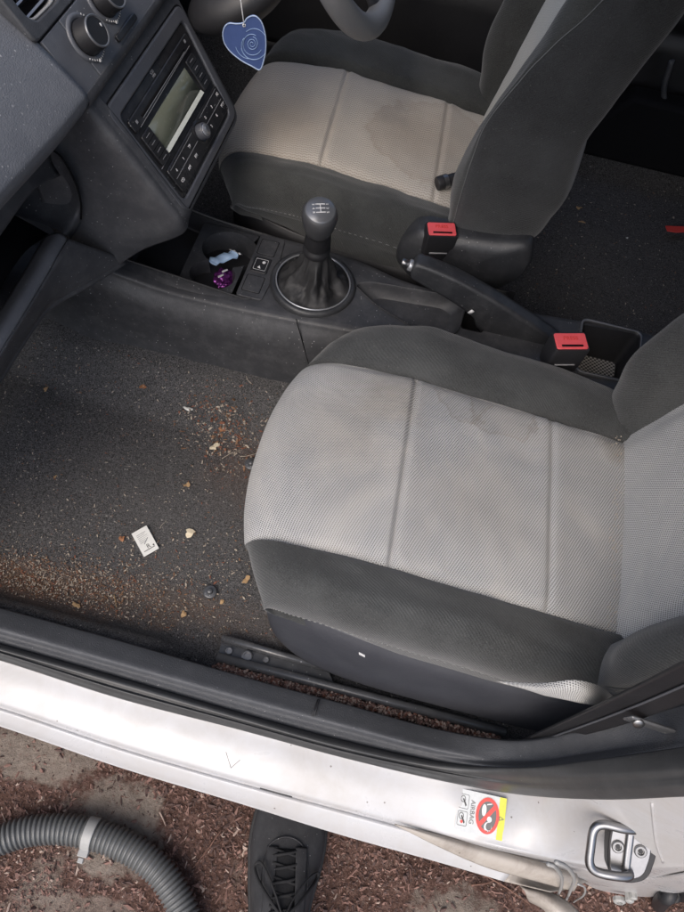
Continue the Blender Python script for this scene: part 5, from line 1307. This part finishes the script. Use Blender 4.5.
dirn = (cl[-1]-cl[0]).normalized(); sd = Vector((dirn.y, -dirn.x, 0)) 
bm = box_bm(-.008, .008, -.006, .006, -.005, .005, T(*(cl[8]+sd*.028+Vector((0, 0, .004)))) @ RZ(math.atan2(dirn.y, dirn.x))); box_bm(-.005, .004, -.012, -.004, -.003, .003, T(*(cl[8]+sd*.031+Vector((0, 0, .004)))) @ RZ(math.atan2(dirn.y, dirn.x)), bm)
obj('clip_tab', bm, m_clip, clip, bev=.001)

# ------------------------------------------------------------------ shoe
sh_ = empty('shoe', (-.335, -.60, GZ), 'black lace-up shoe on the dirt, toe under the white sill', 'shoe')
# local frame: s along the foot (heel 0 -> toe .29), t sideways
A0 = Z(278, 935, .07); A1 = Z(290, 790, .07); d = (A1-A0).normalized(); d.z = 0; d.normalize(); sd = Vector((d.y, -d.x, 0))
toe = Vector((-.352, -.375, 0)); heel = toe-d*.31
def SF(s, t, z): return heel+d*s+sd*t*1.12+Vector((0, 0, GZ+z))
st_ = [(.0, .012, .060, .0), (.012, .028, .085, .0), (.04, .036, .100, .0), (.08, .039, .104, .0), (.12, .042, .100, .0), (.15, .047, .088, .001), (.18, .052, .074, .003), (.21, .0555, .062, .004), (.24, .0545, .052, .005), (.27, .048, .044, .004), (.292, .034, .036, .003), (.306, .014, .026, .002)]
net = []
for s, w, h, off in st_:
    row = []
    for k in range(13):
        a = PI*k/12; c_, s_ = math.cos(a), math.sin(a)
        row.append(SF(s, off+w*(abs(c_)**.75)*(1 if c_ > 0 else -1), .018+(h-.018)*(s_**.8)))
    net.append(row)
upper = grid_bm(surf(net, 6, 4))
up = obj('shoe_upper', upper, m_shoe, sh_)
s2 = up.modifiers.new('t', 'SOLIDIFY'); s2.thickness = .002
sole = []
for s, w, h, off in st_: sole.append((s, off, w+.0035))
outl = [SF(s, o_+w, 0) for s, o_, w in sole]+[SF(.311, .002, 0)]+[SF(s, o_-w, 0) for s, o_, w in sole[::-1]]
outl = catmull(outl, 4, True)
obj('shoe_sole', prism_bm(outl, (0, 0, .022)), m_sole, sh_, bev=.003)
def top(s, t):
    w = interp(s, [(a[0], a[1]) for a in st_]); h = interp(s, [(a[0], a[2]) for a in st_]); off = interp(s, [(a[0], a[3]) for a in st_])
    c_ = min(.98, abs((t-off)/w)); a = math.acos(c_**(1/.75)); return SF(s, t, .018+(h-.018)*(math.sin(a)**.8)+.0015)
# stitched vamp line, eyelet facings, tongue
vl = [top(s, t) for s, t in ((.15, -.030), (.175, -.031), (.20, -.027), (.216, -.016), (.222, 0.002), (.216, .020), (.20, .031), (.175, .036), (.15, .036))]
obj('toe_seam', tube_bm(catmull(vl, 6), .0011, 6), m_shoe, sh_)
for sg in (-1, 1):
    fc = [[top(s, .003+sg*t)+Vector((0, 0, dz)) for t, dz in ((.0125+.004*(.21-s)/.1, .0018), (.021, .0024), (.029, .0008))] for s in (.105, .13, .16, .19, .208)]
    patch('lace_facing', fc, 5, 4, m_shoe, sh_, .002)
tg = [[top(s, .003+t)+Vector((0, 0, .0005+.0015*math.cos(t*120))) for t in (-.014, -.007, 0, .007, .014)] for s in (.07, .10, .13, .16, .19, .205)]
patch('tongue', tg, 4, 3, m_lace, sh_, .002)
bm = bmesh.new()
for k, s in enumerate((.118, .137, .156, .175, .194)):
    tube_bm(catmull([top(s, .003-.019)+Vector((0, 0, .002)), top(s+.003, .003-.006)+Vector((0, 0, .006)), top(s+.006, .003+.007)+Vector((0, 0, .006)), top(s+.010, .003+.019)+Vector((0, 0, .002))], 5), .0022, 8, bm, flat=.55)
    tube_bm(catmull([top(s, .003+.019)+Vector((0, 0, .002)), top(s+.005, .003)+Vector((0, 0, .0045)), top(s+.010, .003-.019)+Vector((0, 0, .002))], 5), .0020, 8, bm, flat=.55)
obj('lace', bm, m_lace, sh_)
for k, s in enumerate((.118, .137, .156, .175, .194)):
    pass
bm = bmesh.new()
kn0 = top(.112, .004)+Vector((0, 0, .008))
def loop(pts, r=.0023): tube_bm(catmull([top(s, t)+Vector((0, 0, z)) for s, t, z in pts], 7), r, 8, bm, flat=.6)
loop([(.112, .004, .009), (.135, -.015, .012), (.160, -.034, .010), (.178, -.041, .008), (.184, -.034, .010), (.172, -.024, .012), (.150, -.012, .012), (.118, .002, .010)])
loop([(.112, .004, .009), (.128, .020, .012), (.150, .038, .010), (.166, .050, .008), (.174, .050, .009), (.168, .038, .012), (.145, .020, .012), (.116, .006, .010)])
loop([(.112, .004, .010), (.105, .020, .010), (.098, .036, .006), (.085, .048, .004)]); loop([(.112, .004, .010), (.098, -.010, .010), (.080, -.016, .008), (.06, -.02, .008)])
loop([(.105, -.006, .010), (.112, .002, .014), (.118, .010, .010)], .0034)
obj('lace_bow', bm, m_lace, sh_)
# opening collar
cl_ = [SF(.055+.045*math.cos(a), .003+.028*math.sin(a), .100+.004*math.cos(a)) for a in [2*PI*k/24 for k in range(24)]]
obj('shoe_collar', tube_bm(cl_, .005, 10, closed=True), m_shoe, sh_)

# ------------------------------------------------------------------ light
w = bpy.data.worlds.new('World'); S.world = w; w.use_nodes = True; nt = w.node_tree
sky = nt.nodes.new('ShaderNodeTexSky'); sky.sky_type = 'NISHITA'; sky.sun_disc = False
SE, SA = math.radians(48), math.radians(215)     # elevation, compass of the sun in scene
sky.sun_elevation = SE; sky.air_density = 1.0; sky.dust_density = 4.0
bg = nt.nodes['Background']; nt.links.new(sky.outputs[0], bg.inputs['Color']); bg.inputs['Strength'].default_value = .15
sd_ = Vector((-.25, -.75, 1.0)).normalized()       # direction towards the sun
sky.sun_elevation = math.asin(sd_.z); sky.sun_rotation = math.atan2(sd_.x, sd_.y)
sl_ = bpy.data.lights.new('sun', 'SUN'); sl_.energy = .8; sl_.angle = math.radians(50); sl_.color = (1., .98, .955)
so = bpy.data.objects.new('sun', sl_); C.objects.link(so); so.rotation_euler = sd_.to_track_quat('Z', 'Y').to_euler()
S.view_settings.view_transform = 'Standard'; S.view_settings.look = 'None'; S.view_settings.gamma = 1; S.view_settings.use_curve_mapping = False
S.view_settings.exposure = .72
S.cycles.max_bounces = 8; S.cycles.use_denoising = True
